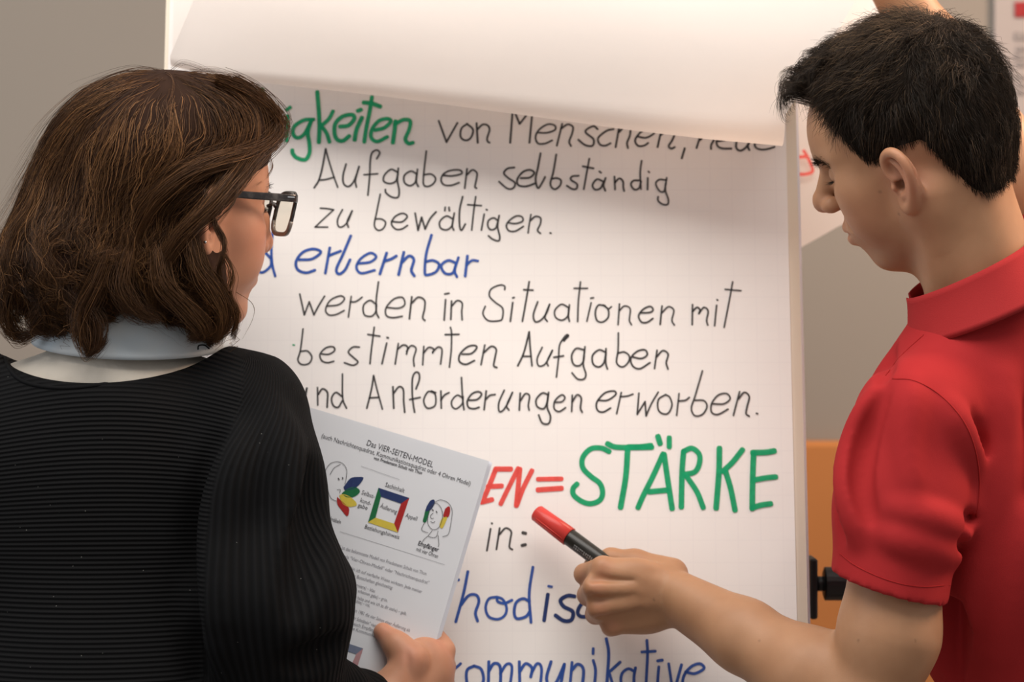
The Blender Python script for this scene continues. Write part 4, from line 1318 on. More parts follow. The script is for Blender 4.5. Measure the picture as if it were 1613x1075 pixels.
def man_strands(n, seed, S, lmin, lmax, region, lift, jit, rad, fly=False):
    r = np.random.default_rng(seed)
    ok = np.where((hh > 0.0) & region(sV))[0]
    i = r.choice(ok, n)
    p = sV[i] + r.normal(size=(n, 3)) * 0.0015
    d0, g = samp(p); p = p - g * d0[:, None]
    dp, h0 = hair_depth(p)
    dp = np.maximum(dp, 0.001)
    L = (lmin + (lmax - lmin) * r.random(n)) * np.clip(0.25 + h0 / 0.05, 0.25, 1)
    path = np.zeros((n, S, 3)); path[:, 0] = p
    cl = wnoise(p, 70, 11) * 0.5 + wnoise(p, 200, 12) * 0.35
    q = p.copy()
    tl = r.random(n)
    lvl = dp * (0.45 + 0.62 * r.random(n)) + lift * r.random(n) ** 2
    for s in range(1, S):
        w = q - WH
        dirv = w / (np.linalg.norm(w, axis=1)[:, None] + 1e-6)
        side = np.clip((0.085 - q[:, 2]) / 0.05, 0, 1)[:, None]
        dirv = dirv * (1 - side * 0.75) + np.array([0.12, 0, -1.0]) * side
        topf = np.clip((q[:, 2] - 0.07) / 0.04, 0, 1)[:, None] * np.clip((q[:, 0] + 0.03) / 0.05, 0, 1)[:, None]
        dirv = dirv + np.array([0.5, 0.55, 0]) * topf
        dirv = dirv + cl * jit + wnoise(q, 260, 31 + s // 3) * jit * 0.5
        _, g = samp(q)
        dirv -= (dirv * g).sum(1)[:, None] * g * 0.9
        dirv /= np.linalg.norm(dirv, axis=1)[:, None] + 1e-6
        q = q + dirv * (L / (S - 1))[:, None]
        dd, g = samp(q)
        f = s / (S - 1)
        tgt = lvl * min(1, f * 2.2 + 0.15) + (0.010 * f * f * r.random(n) if fly else 0) + 0.002 * f * wnoise(p, 120, 55)[:, 0]
        q = q + g * np.clip(tgt - dd, -0.004, 0.008)[:, None]
        path[:, s] = q
    tone = np.clip(0.28 + 0.18 * cl[:, 0] + 0.22 * r.normal(size=n) + 0.22 * np.clip((p[:, 2] - 0.07) / 0.04, 0, 1), 0, 1)
    radv = rad * (1 - 0.75 * np.linspace(0, 1, S) ** 2)[None] * (0.7 + 0.6 * r.random(n))[:, None]
    return loc2w(MH, path.reshape(-1, 3)).reshape(path.shape), radv, tone


A_ = [man_strands(15000, 21, 6, 0.016, 0.030, lambda q: q[:, 2] > -1, 0.0015, 0.5, 0.00024),
      man_strands(5500, 22, 6, 0.020, 0.042, lambda q: (q[:, 2] > 0.05), 0.006, 0.8, 0.00021, True),
      man_strands(2600, 23, 6, 0.004, 0.012, lambda q: (q[:, 2] - hairline(q) < 0.016) & (q[:, 0] < 0.06), 0.001, 0.4, 0.00016)]
pa = np.concatenate([a[0] for a in A_]); rd = np.concatenate([a[1] for a in A_]); tn = np.concatenate([a[2] for a in A_])
o = strands_mesh('strands', pa, rd, tn, M['hair_man'], cap)
# forelock curling forward over the brow
r = np.random.default_rng(5)
n = 2300; S = 12
t = r.random(n)
root = np.stack([0.022 + 0.058 * r.random(n) ** 0.7, (r.random(n) - 0.5) * 0.095, np.zeros(n)], 1)
root[:, 2] = 0.110 - 1.9 * np.clip(np.abs(root[:, 1]) - 0.012, 0, 1) ** 1.6 - np.clip(root[:, 0] - 0.050, 0, 1) * 0.8
bk = np.clip((0.080 - root[:, 0]) / 0.058, 0, 1)
d0, g = samp(root); root -= g * d0[:, None] * 0.9
cl = wnoise(root, 150, 77)
path = np.zeros((n, S, 3))
Lf = (0.016 + 0.024 * r.random(n)) * (1 - 0.25 * bk)
for s in range(S):
    f = s / (S - 1)
    a = f * (2.1 - 1.0 * bk) * (0.8 + 0.35 * cl[:, 0])
    fx = 0.0 + np.sin(a) * 0.62
    fz = 0.30 * np.sin(np.minimum(a * 2, 3.14)) - 0.34 * (1 - np.cos(a))
    path[:, s] = root + np.stack([fx, 0.55 * cl[:, 1] * f + 0.3 * f, fz + 0.42 * cl[:, 2] * f], 1) * Lf[:, None] + g * 0.017 * min(1, 3 * f)
radv = 0.00020 * (1 - 0.8 * np.linspace(0, 1, S) ** 2)[None] * (0.7 + 0.6 * r.random(n))[:, None]
strands_mesh('forelock', loc2w(MH, path.reshape(-1, 3)).reshape(path.shape), radv, np.clip(0.25 + 0.2 * r.normal(size=n), 0, 1), M['hair_man'], cap)

# --- his polo shirt
vp = Vol((0.27, 2.10, 0.80), (0.98, 2.74, 1.56), 0.0034)
vp.ell(P(1600, 800, 2.385), (0.150, 0.125, 0.235), frame((1, 0.45, 0.1), (0, 0, 1)), k=0.05)
vp.ell((0.625, 2.42, 1.00), (0.150, 0.125, 0.22), frame((1, 0.45, 0.1), (0, 0, 1)), k=0.06)
vp.rc(P(1462, 640, 2.275), P(1560, 545, 2.345), 0.050, 0.056, k=0.04)
vp.rc(P(1560, 545, 2.345), SR + (0, 0, -0.02), 0.056, 0.060, k=0.05)
vp.rc(NECK + (0, 0, -0.065), NECK + (0.01, 0.01, -0.035), 0.066, 0.060, k=0.03)
vp.ell(P(1480, 690, 2.35), (0.085, 0.07, 0.10), k=0.04)
# sleeve
s0, s1 = P(1440, 668, 2.262), P(1402, 925, 2.240)
vp.chain([s0, s0 * 0.5 + s1 * 0.5 + (-0.002, 0, 0), s1 + norm(s1 - s0) * 0.03], [0.061, 0.0605, 0.0575], k=0.025)
vp.rc(SR, SR * 0.6 + E_R * 0.4, 0.066, 0.062, k=0.02)
# folds: laid along the first, smooth surface
_V, _Q = vp.extract(); _bv = bvh_of(_V, _Q)
def fold(pts, r, sink, k=0.02, op='add'):
    c = on_surface(_bv, catmull(np.array(pts, float), 4), -sink if op == 'add' else 0.001)
    if len(c) > 1:
        e = np.sin(np.pi * (0.12 + 0.8 * np.linspace(0, 1, len(c))))
        vp.chain(c, r * e, k=k, op=op)
fold([(1372, 625), (1345, 700), (1336, 780), (1350, 850)], 0.012, 0.006)
fold([(1395, 612), (1368, 690), (1358, 760), (1372, 820)], 0.006, 0, 0.014, 'sub')
fold([(1330, 690), (1322, 780), (1330, 850)], 0.005, 0, 0.010, 'sub')
fold([(1500, 640), (1534, 720), (1530, 800), (1505, 880)], 0.012, 0.007)
fold([(1535, 660), (1556, 740), (1548, 820), (1520, 900)], 0.007, 0, 0.016, 'sub')
fold([(1528, 812), (1510, 840), (1512, 868)], 0.008, 0, 0.012, 'sub')
fold([(1518, 835), (1470, 820), (1410, 800)], 0.007, 0.006)
fold([(1505, 880), (1450, 862), (1395, 845)], 0.006, 0.005)
fold([(1440, 600), (1430, 690), (1440, 780)], 0.006, 0.006)
fold([(1406, 540), (1396, 575), (1388, 600)], 0.006, 0, 0.012, 'sub')
fold([(1613, 640), (1590, 760), (1570, 900), (1560, 1040)], 0.009, 0, 0.03, 'sub')
fold([(1585, 600), (1575, 740), (1550, 880), (1520, 1000)], 0.010, 0.008, 0.03)
fold([(1612, 820), (1590, 940), (1560, 1060)], 0.010, 0.007, 0.03)
# cuff end: cut and hollowed
cd = norm(np.array([-0.06, -0.06, -1.0])); cut = P(1400, 925, 2.24)
cutn = norm(P(1480, 952, 2.2) - P(1318, 895, 2.2)); cutn = norm(np.array([-0.27, 0.10, -1.0]))
def sleeve_cut():
    sl = vp._sl(np.array([P(1290, 1100, 2.12)[0], 2.10, P(0, 1180, 2.2)[2]]), np.array(P(1512, 880, 2.33)), 0.0)
    X, Y, Z = vp.ax[0][sl[0]][:, None, None] - cut[0], vp.ax[1][sl[1]][None, :, None] - cut[1], vp.ax[2][sl[2]][None, None, :] - cut[2]
    d = (X * cutn[0] + Y * cutn[1] + Z * cutn[2]).astype(np.float32)
    # only the sleeve side of a plane through the armpit
    ap = P(1506, 935, 2.24)
    e = ((X + cut[0] - ap[0]) * 1.0 + (Y + cut[1] - ap[1]) * -0.30 + (Z + cut[2] - ap[2]) * 0.25).astype(np.float32)
    cutd = np.minimum(-d, -e)                     # inside both half spaces
    vp.F[sl] = np.maximum(vp.F[sl], np.where(e < 0, d, -e * 0 + vp.F[sl]))
sleeve_cut()
vp.rc(P(1412, 860, 2.243), P(1396, 1010, 2.238), 0.046, 0.0525, k=0.004, op='sub')
# neck opening
vp.rc(NECK + (0.004, 0.0, -0.030), NECK + (-0.040, -0.012, 0.10), 0.061, 0.075, k=0.004, op='sub')
PV, PQ = vp.extract(smooth=2)
shirt = mesh_np('polo_shirt', PV, PQ, M['red_cotton'], man)
bv = bvh_of(PV, PQ)
def seam(pts, r, m, nm, parent):
    l = on_surface(bv, catmull(np.array(pts, float), 8))
    if len(l) > 3:
        l = np.vstack([l[:1], (l[:-2] + l[1:-1] + l[2:]) / 3, l[-1:]])
        mb = MB(); mb.tube(l, r, seg=6, up=(0.3, 1, 0.2)); return mb.build(nm, m, parent, True)
seam([(1406, 597), (1440, 600), (1480, 622), (1515, 660), (1535, 705), (1543, 760), (1538, 815)], 0.0009, M['red_seam'], 'sleeve_seam', shirt)
seam([(1322, 872), (1350, 893), (1400, 915), (1450, 925), (1497, 922)], 0.0007, M['red_seam'], 'cuff_seam', shirt)
seam([(1395, 592), (1420, 560), (1455, 528)], 0.0008, M['red_seam'], 'shoulder_seam', shirt)

# collar: a folded ribbed band around the neck, open at the throat
def collar(name, c0, axis, back, r0, r1, hgt, gap, m, parent, thick=0.0025, drop=0.0, tall_back=0.0, sq=(1.0, 1.0), flare=1.0):
    ax_ = norm(axis); bk = norm(np.asarray(back) - ax_ * np.dot(back, ax_)); sd = np.cross(ax_, bk)
    th = np.linspace(-math.pi + gap, math.pi - gap, 64)
    rows = []
    K = 9
    for k in range(K):
        s = k / (K - 1)
        ring = []
        for a in th:
            h = hgt + tall_back * math.cos(a)
            f = abs(a) / math.pi
            z = -s * h - drop * f ** 2
            r = r0 + (r1 - r0) * s ** flare
            ring.append(c0 + bk * math.cos(a) * r * sq[0] + sd * math.sin(a) * r * sq[1] + ax_ * z)
        rows.append(ring)
    outer = np.array(rows)
    cen = c0 - ax_ * hgt / 2
    inner = outer + (cen - outer) / np.linalg.norm(cen - outer, axis=2)[..., None] * thick
    inner[0] = outer[0] * 0.5 + inner[0] * 0.5
    n = len(th)
    V = np.concatenate([outer.reshape(-1, 3), inner.reshape(-1, 3)])
    F = []
    o2 = K * n
    for k in range(K - 1):
        for i in range(n - 1):
            F.append([k * n + i, (k + 1) * n + i, (k + 1) * n + i + 1, k * n + i + 1])
            F.append([o2 + k * n + i, o2 + k * n + i + 1, o2 + (k + 1) * n + i + 1, o2 + (k + 1) * n + i])
    for i in range(n - 1):
        F.append([(K - 1) * n + i, o2 + (K - 1) * n + i, o2 + (K - 1) * n + i + 1, (K - 1) * n + i + 1])
        F.append([i, i + 1, o2 + i + 1, o2 + i])
    for k in range(K - 1):
        F.append([k * n, o2 + k * n, o2 + (k + 1) * n, (k + 1) * n])
        F.append([k * n + n - 1, (k + 1) * n + n - 1, o2 + (k + 1) * n + n - 1, o2 + k * n + n - 1])
    return mesh_np(name, V, F, m, parent, True)


cax = norm(np.array([-0.42, -0.10, 0.90]))
collar('collar', P(1523, 416, 2.333), cax, (0.9, -0.25, 0), 0.070, 0.0900, 0.049, 0.16, M['red_rib'], shirt, 0.003, drop=0.008, tall_back=0.004, flare=1.3)

# trousers and shoes below the frame
vt = Vol((0.42, 2.20, 0.03), (0.86, 2.70, 1.02), 0.007)
vt.ell((0.63, 2.43, 0.93), (0.155, 0.125, 0.11), k=0.04)
for s, (fx, fy) in ((-1, (0.50, 2.36)), (1, (0.70, 2.52))):
    vt.chain([(0.63 + s * 0.075, 2.43 + s * 0.03, 0.90), (fx + 0.03, fy, 0.50), (fx + 0.03, fy + 0.01, 0.09)], [0.092, 0.068, 0.055], k=0.03)
tV, tQ = vt.extract(); mesh_np('trousers', tV, tQ, M['denim'], man)
def shoe(fx, fy, dx, dy, parent):
    v = Vol((fx - 0.22, fy - 0.22, -0.02), (fx + 0.22, fy + 0.22, 0.14), 0.005)
    d = norm((dx, dy, 0))
    c = np.array([fx, fy, 0.0])
    v.rc(c + (0, 0, 0.045), c + d * 0.15 + (0, 0, 0.035), 0.045, 0.036, k=0.02)
    v.rc(c + (0, 0, 0.05), c + (0, 0, 0.09), 0.044, 0.044, k=0.02)
    v.plane((0, 0, 0.002), (0, 0, -1))
    V, Q = v.extract(); return mesh_np('shoe', V, Q, M['shoe'], parent)
shoe(0.53, 2.37, -0.8, 0.4, man); shoe(0.73, 2.53, -0.8, 0.4, man)

# --- the marker in his hand
pd = norm(PEN1 - PEN0)
pen = empty('marker_pen', PEN0 + pd * 0.05, 'black marker with red cap held in the man\'s hand', 'pen')
b = MB(); b.tube([PEN0 + pd * 0.044, PEN0 + pd * 0.046, PEN0 + pd * 0.128, PEN0 + pd * 0.131], [0.0086, 0.0094, 0.0094, 0.0078], seg=28)
brl = b.build('barrel', M['barrel'], pen, True)
b = MB(); b.tube([PEN0 - pd * 0.0005, PEN0 + pd * 0.001, PEN0 + pd * 0.020, PEN0 + pd * 0.046, PEN0 + pd * 0.0462], [0.0078, 0.0092, 0.0098, 0.0105, 0.0100], seg=28)
cpo = b.build('cap', M['cap_red'], pen, True)
pu = norm(np.cross(pd, (0, 1, 0))); pu = pu if pu[2] > 0 else -pu
pn = norm(np.cross(pd, pu)); pn = pn if pn[1] < 0 else -pn
for a in (-0.55, -0.80):
    q0 = pn * math.cos(a) + pu * math.sin(a)
    b = MB(); b.tube([PEN0 + pd * 0.006 + q0 * 0.0093, PEN0 + pd * 0.044 + q0 * 0.0104], 0.0007, seg=6); b.build('cap_ridge', M['cap_red'], cpo, True)
mb = MB()
rr_ = random.Random(4)
for i in range(13):
    for rowa in (-0.35, -0.62):
        q0 = pn * math.cos(rowa) + pu * math.sin(rowa)
        c = PEN0 + pd * (0.060 + 0.0026 * i) + q0 * 0.00948
        hgt = rr_.choice((0.0007, 0.0010, 0.0012)); t2 = np.cross(q0, pd)
        V = [c - pd * 0.0009 - t2 * hgt, c + pd * 0.0009 - t2 * hgt, c + pd * 0.0009 + t2 * hgt, c - pd * 0.0009 + t2 * hgt]
        mb.add(np.array(V) , [[0, 1, 2, 3]])
mb.build('fine_print', M['barrel_print'], brl)
# ================================================================== the woman
woman = empty('person', (-0.40, 2.30, 0), 'woman with shoulder length brown hair in a black ribbed sweater, seen from behind', 'person')
MW = head_matrix(34.0, 1.0, 4.0, (-0.343, 2.33, 1.5570))
vh = Vol((-0.135, -0.11, -0.24), (0.135, 0.11, 0.14), 0.0017, MW)
build_head(vh, dict(chin=(0.080, -0.110), nose=(0.112, -0.034), lip=0.0875, lid=-0.004, ear=(-0.004, -0.012, math.radians(8)), ck=0.028))
WN = P(185, 590, 2.31)
vh.rc((-0.03, 0, -0.05), vh.loc(WN), 0.048, 0.052, k=0.03)
hV, hQ = vh.extract()
q = vh.loc(hV)
flush_h = 0.45 * blob(q, (0.065, -0.045, -0.025), 0.030) + 0.4 * blob(q, (0.100, 0, -0.035), 0.018) + 0.7 * blob(q, (0.090, 0, -0.067), 0.015)
# hand holding the booklet: thumb in front, fingers behind
BKD = 2.395
vhd = Vol(P(505, 1230, 2.22), P(760, 940, 2.50), 0.0016)
Wr = P(590, 1120, 2.352)
vhd.chain([P(440, 1190, 2.28), P(520, 1150, 2.31), Wr], [0.040, 0.036, 0.0275], k=0.02)
vhd.chain([Wr, P(640, 1085, 2.375)], [0.0275, 0.027], k=0.02)
vhd.ell(P(668, 1058, 2.385), (0.029, 0.021, 0.036), k=0.015)
vhd.ell(P(690, 1060, 2.400), (0.017, 0.018, 0.036), k=0.012)
vhd.chain([P(612, 1098, 2.352), P(646, 1040, 2.362), P(626, 1018, 2.3665), P(603, 996, 2.3765)], [0.0225, 0.0160, 0.0130, 0.0098], k=0.010)
wk = [(690, 1022, 2.405), (700, 1050, 2.41), (698, 1080, 2.41), (690, 1108, 2.405)]
wp = [(668, 992, 2.428), (672, 1030, 2.432), (668, 1066, 2.432), (664, 1098, 2.428)]
wt = [(640, 975, 2.424), (634, 1018, 2.428), (632, 1056, 2.428), (634, 1090, 2.424)]
for i in range(4):
    vhd.rc(P(*wk[i]), P(*wp[i]), 0.0122, 0.0098, k=0.006)
    vhd.rc(P(*wp[i]), P(*wt[i]), 0.0095, 0.0078, k=0.003)
vhd.rc(P(684, 998, 2.41), P(702, 1024, 2.40), 0.0085, 0.010, k=0.008)
vhd.rc(P(648, 1078, 2.338), P(640, 1020, 2.345), 0.0012, 0.0008, k=0.006, op='sub')
hdV, hdQ = vhd.extract()
vb = Vol((-0.62, 2.16, 0.80), (-0.16, 2.48, 1.50), 0.006)
vb.rc(WN + (0, 0, 0.02), WN + (0, 0, -0.06), 0.050, 0.06, k=0.03)
vb.ell(P(180, 720, 2.31), (0.14, 0.055, 0.08), k=0.03)
vb.ell((-0.40, 2.28, 1.10), (0.12, 0.08, 0.25), k=0.05)
bV, bQ = vb.extract()
vu = Vol((-0.38, 2.16, 0.98), (-0.16, 2.40, 1.40), 0.005)
vu.chain([P(400, 690, 2.29), P(430, 950, 2.26), P(440, 1190, 2.28)], [0.045, 0.040, 0.036], k=0.02)
uV, uQ = vu.extract()
V, Q = merge([(hV, hQ), (hdV, hdQ), (bV, bQ), (uV, uQ)])
fl = np.zeros(len(V)); fl[:len(hV)] = flush_h
for c in ((690, 1022, 2.385), (645, 1035, 2.35), (700, 1050, 2.39), (606, 998, 2.37)):
    fl += 0.4 * blob(V, P(*c), 0.012)
mesh_np('body', V, Q, M['skin_woman'], woman, attrs={'flush': fl.clip(0, 1), 'dark': np.zeros(len(V))})
eye_parts(woman, MW, False)
for s in (-1, 1):
    brow_lash(woman, MW, [(0.0940, 0.012 * s, 0.0215), (0.0900, 0.026 * s, 0.026), (0.077, 0.042 * s, 0.025), (0.070, 0.050 * s, 0.020)], ((0.5, 0.7 * s, 0.25), 0.0012, 0), 150, 0.006, 0.00018, 'eyebrow', 13)
    brow_lash(woman, MW, [(0.0835, 0.021 * s, -0.001), (0.0825, 0.032 * s, 0.001), (0.0775, 0.044 * s, -0.001)], ((0.9, 0.2 * s, 0.1), 0.0003, 1), 70, 0.008, 0.00018, 'eyelashes', 15)
# thumb nail
# ear stud
_s = on_surface(bvh_of(hV, hQ), [(322, 380)], 0.0022)
st = _s[0] if len(_s) else P(321, 380, 2.24)
v = Vol(st - 0.01, st + 0.01, 0.0007); v.ell(st, (0.0018, 0.0014, 0.0018)); sV_, sQ_ = v.extract()
tag(mesh_np('ear_stud', sV_, sQ_, M['silver'], woman), label='small silver ear stud')

# --- her hair
vw = Vol((-0.56, 2.12, 1.36), (-0.19, 2.50, 1.74), 0.004, full=True)
def Hw(px, py, d, rx, ry, rz, k=0.03, op='add', R=None):
    vw.ell(P(px, py, d), (rx, ry, rz), R, k, op)
Hw(262, 232, 2.335, 0.104, 0.108, 0.082)
Hw(215, 300, 2.335, 0.103, 0.108, 0.085, 0.04)
Hw(345, 205, 2.335, 0.055, 0.080, 0.046, 0.03)
Hw(175, 395, 2.330, 0.103, 0.100, 0.080, 0.04)
Hw(178, 432, 2.325, 0.112, 0.095, 0.050, 0.035)
vw.rc(P(390, 195, 2.36), P(418, 215, 2.40), 0.026, 0.012, k=0.015)
vw.rc(P(318, 330, 2.262), P(332, 480, 2.275), 0.022, 0.028, k=0.03)
vw.rc(P(105, 420, 2.26), P(95, 482, 2.27), 0.045, 0.026, k=0.03)
vw.rc(P(280, 430, 2.26), P(308, 485, 2.27), 0.030, 0.020, k=0.03)
# opening for the cheek and ear lobe
vw.rc(P(440, 290, 2.25), P(406, 366, 2.262), 0.038, 0.046, k=0.006, op='sub')
vw.rc(P(406, 366, 2.262), P(398, 455, 2.275), 0.046, 0.028, k=0.006, op='sub')
vw.rc(P(340, 386, 2.245), P(385, 376, 2.260), 0.020, 0.044, k=0.004, op='sub')
vw.rc(P(340, 386, 2.215), P(385, 376, 2.215), 0.014, 0.034, k=0.004, op='sub')
samp = vw.sampler()
hairV, hairQ = vw.extract()
d_, n_ = samp(hairV)
base = mesh_np('hair', hairV - n_ * 0.0035, hairQ, M['hair_woman_base'], woman)
tag(base, label='shoulder length wavy brown hair')

G = np.array([
 (265,112,-.2,1),(225,125,-.6,.8),(170,150,-.75,.65),(120,200,-.5,.85),(80,250,-.38,.92),(50,320,-.2,1),(35,390,-.15,1),(20,450,-.2,1),(25,500,.1,1),
 (265,160,-.15,1),(215,200,-.35,.95),(170,250,-.35,.95),(120,300,-.25,1),(90,380,-.1,1),(80,450,.05,1),(110,500,.35,.9),
 (260,220,-.35,.95),(225,290,-.4,.9),(180,350,-.25,1),(160,420,-.05,1),(150,480,-.05,1),
 (300,120,.35,.9),(345,135,.75,.65),(385,165,.8,.6),(415,190,.55,.85),(425,215,-.5,.85),
 (300,170,.0,1),(340,180,.3,.95),(375,200,.3,.95),(395,225,-.75,.65),(350,250,-.88,.45),(310,250,-.6,.8),(310,275,-.85,.5),(270,300,-.85,.6),(230,345,-.65,.8),(205,400,-.15,1),
 (385,262,-.8,.6),(365,290,-.5,.85),(335,330,-.55,.85),(300,365,-.6,.8),(265,410,-.3,.95),(240,460,.1,1),
 (350,350,.0,1),(345,400,.25,1),(355,440,.35,1),(368,475,.1,1),(362,515,-.4,1),(310,430,.3,.95),(300,480,.55,.85),(330,520,.5,.7),(220,500,.1,1)], float)


def flow(p):
    px = p[:, 0] / p[:, 1] * F_PX + 806.5
    py = 537.5 - (p[:, 2] - CAM_Z) / p[:, 1] * F_PX
    d2 = (px[:, None] - G[None, :, 0]) ** 2 + (py[:, None] - G[None, :, 1]) ** 2
    w = np.exp(-d2 / (2 * 26.0 ** 2)) + 1e-6 * np.exp(-d2 / (2 * 120.0 ** 2))
    v = w @ G[:, 2:]
    v /= np.linalg.norm(v, axis=1)[:, None] + 1e-9
    return np.stack([v[:, 0], np.zeros(len(v)), -v[:, 1]], 1), px, py


bot_x = np.array([-60, 0, 30, 60, 100, 125, 150, 170, 250, 300, 345, 375, 400])
bot_y = np.array([480, 505, 530, 528, 500, 545, 555, 505, 508, 530, 545, 500, 480])


def woman_strands(n, seed, S, l0, l1, lv0, lv1, curl, rad, fly=0.0, sel=None):
    r = np.random.default_rng(seed)
    cand = hairV if sel is None else hairV[sel(hairV)]
    i = r.integers(0, len(cand), n)
    p = cand[i] + r.normal(size=(n, 3)) * 0.002
    d, g = samp(p); p = p - g * (d + 0.006)[:, None]
    L = l0 + (l1 - l0) * r.random(n)
    lv = lv0 + (lv1 - lv0) * r.random(n)
    path = np.zeros((n, S, 3)); path[:, 0] = p
    q = p.copy(); alive = np.ones(n, bool)
    clump = wnoise(p, 55, 61)
    clump2 = wnoise(p, 160, 62)
    px0 = p[:, 0] / p[:, 1] * F_PX + 806.5
    botn = np.interp(px0, bot_x, bot_y) + 16 * clump2[:, 0] + 7 * r.normal(size=n)
    ph = clump[:, 1] * 3 + clump2[:, 2] * 1.0 + r.normal(size=n) * 0.35
    down = np.zeros(n)
    for s in range(1, S):
        f = s / (S - 1)
        dv, px, py = flow(q)
        back = np.clip((q[:, 1] - 2.36) / 0.03, 0, 1)[:, None]
        dv = dv * (1 - back) + np.array([0, 0, -1.0]) * back
        low = np.clip((py - 330) / 150, 0, 1)
        dv = dv + clump * 0.22 + clump2 * 0.12 + (wnoise(q, 75, 63) * (0.10 + 0.5 * low)[:, None] + wnoise(q, 150, 64) * (0.45 * low)[:, None]) * curl
        _, g = samp(q)
        lat = np.cross(dv, g)
        wv = np.sin(ph + (q[:, 2] * 210) + q[:, 0] * 40) * (0.10 + 0.62 * low) * curl
        dv = dv + lat * wv[:, None]
        dv -= (dv * g).sum(1)[:, None] * g * (0.95 - 0.35 * low[:, None])
        dv /= np.linalg.norm(dv, axis=1)[:, None] + 1e-9
        step = (L / (S - 1)) * alive
        qn = q + dv * step[:, None]
        dd, g = samp(qn)
        tgt = -0.006 + (lv + 0.006) * min(1, f * 3.0) + fly * f * f + 0.0022 * clump2[:, 1] * f
        corr = np.clip(tgt - dd, -0.006, 0.012) * alive
        qn = qn + g * corr[:, None] * 0.8
        q = qn
        _, _, py = flow(q)
        alive &= (py < botn)
        path[:, s] = q
    # which strands belong to the open cheek are dropped
    tone = np.clip(0.36 + 0.17 * clump[:, 0] + 0.15 * clump2[:, 1] + 0.20 * r.normal(size=n) + fly * 8, 0, 1)
    e = np.linspace(0, 1, S)
    radv = rad * (1 - 0.85 * e ** 2.5)[None] * (0.6 + 0.7 * r.random(n))[:, None]
    return path, radv, tone


def cheek_mask(path):
    px = path[..., 0] / path[..., 1] * F_PX + 806.5
    py = 537.5 - (path[..., 2] - CAM_Z) / path[..., 1] * F_PX
    edge = np.interp(py, [225, 250, 275, 300, 330, 350, 372, 392, 410, 440, 470, 500], [440, 394, 376, 358, 338, 322, 308, 310, 332, 346, 362, 374])
    front = path[..., 1] < 2.42
    bad = (px > edge + 1) & (py > 232) & (py < 505) & front
    return ~(bad.sum(1) > 1)


sets = [woman_strands(9500, 41, 20, 0.10, 0.24, -0.003, 0.0022, 1.3, 0.00034),
        woman_strands(5600, 42, 20, 0.08, 0.20, 0.000, 0.0042, 1.7, 0.00023, 0.002),
        woman_strands(2300, 43, 18, 0.05, 0.12, -0.001, 0.005, 2.6, 0.00025, 0.006, lambda v: v[:, 2] < P(0, 400, 2.3)[2]),
        woman_strands(900, 44, 20, 0.10, 0.22, 0.002, 0.007, 2.0, 0.00014, 0.014)]
keepers = [cheek_mask(s[0]) for s in sets]
for nm, grp in (('strands', sets[:2]), ('curls', sets[2:])):
    ks = keepers[:2] if nm == 'strands' else keepers[2:]
    out = []
    Smax = max(g[0].shape[1] for g in grp)
    for (pth, rad_, tn_), kk in zip(grp, ks):
        pth, rad_, tn_ = pth[kk], rad_[kk], tn_[kk]
        if pth.shape[1] < Smax:
            ext = Smax - pth.shape[1]
            pth = np.concatenate([pth, np.repeat(pth[:, -1:], ext, 1) + np.linspace(1e-6, 1e-5, ext)[None, :, None]], 1)
            rad_ = np.concatenate([rad_, np.repeat(rad_[:, -1:] * 0.2, ext, 1)], 1)
        out.append((pth, rad_, tn_))
    strands_mesh(nm, np.concatenate([o[0] for o in out]), np.concatenate([o[1] for o in out]), np.concatenate([o[2] for o in out]), M['hair_woman'], base)


def lock(ctrl, n, spread, rad, seed, name='loose_lock', tone0=0.35, S=26):
    r = np.random.default_rng(seed)
    cur = catmull(np.array([P(*c) for c in ctrl]), 8)
    k = np.linspace(0, len(cur) - 1, S); i = np.minimum(k.astype(int), len(cur) - 2); f = (k - i)[:, None]
    c = cur[i] * (1 - f) + cur[i + 1] * f
    off = r.normal(size=(n, 3)) * spread
    e = np.linspace(0, 1, S)
    w = 0.45 + 0.55 * np.sin(np.pi * (0.15 + 0.85 * e)) 
    path = c[None] + off[:, None] * w[None, :, None] + np.stack([wnoise(c + o * 30, 60, 9 + seed) for o in off], 0) * spread * 0.35
    tn_ = np.clip(tone0 + 0.15 * r.normal(size=n), 0, 1)
    radv = rad * (1 - 0.85 * e ** 3)[None] * (0.6 + 0.7 * r.random(n))[:, None]
    return strands_mesh(name, path, radv, tn_, M['hair_woman'], base)


# swept-back front section and the loose locks around ear and jaw
lock([(345, 128, 2.27), (392, 150, 2.29), (424, 178, 2.31), (430, 203, 2.315), (408, 228, 2.29), (360, 246, 2.252), (300, 268, 2.232), (235, 320, 2.222), (205, 390, 2.225), (215, 450, 2.228)], 420, 0.0050, 0.00027, 1, tone0=0.42)
lock([(370, 130, 2.30), (405, 152, 2.315), (432, 185, 2.33), (434, 208, 2.33), (415, 228, 2.31), (392, 250, 2.275), (368, 285, 2.245), (330, 330, 2.226), (285, 375, 2.222), (250, 430, 2.225), (245, 480, 2.232)], 420, 0.0055, 0.00027, 2, tone0=0.44)
lock([(390, 240, 2.285), (370, 285, 2.25), (338, 325, 2.232), (304, 355, 2.222), (275, 392, 2.22), (250, 440, 2.224)], 260, 0.0038, 0.00025, 3, tone0=0.40)
lock([(322, 300, 2.235), (334, 345, 2.226), (352, 378, 2.224), (350, 405, 2.222), (344, 430, 2.226), (358, 470, 2.228), (370, 505, 2.235), (364, 530, 2.24)], 70, 0.0015, 0.00024, 4, tone0=0.25)
lock([(300, 370, 2.225), (312, 420, 2.222), (338, 455, 2.224), (354, 495, 2.230), (342, 540, 2.240)], 300, 0.0045, 0.00025, 5, tone0=0.4)
lock([(318, 395, 2.224), (330, 430, 2.222), (358, 470, 2.228), (372, 500, 2.236), (368, 535, 2.246)], 90, 0.0020, 0.0002, 6, tone0=0.45)
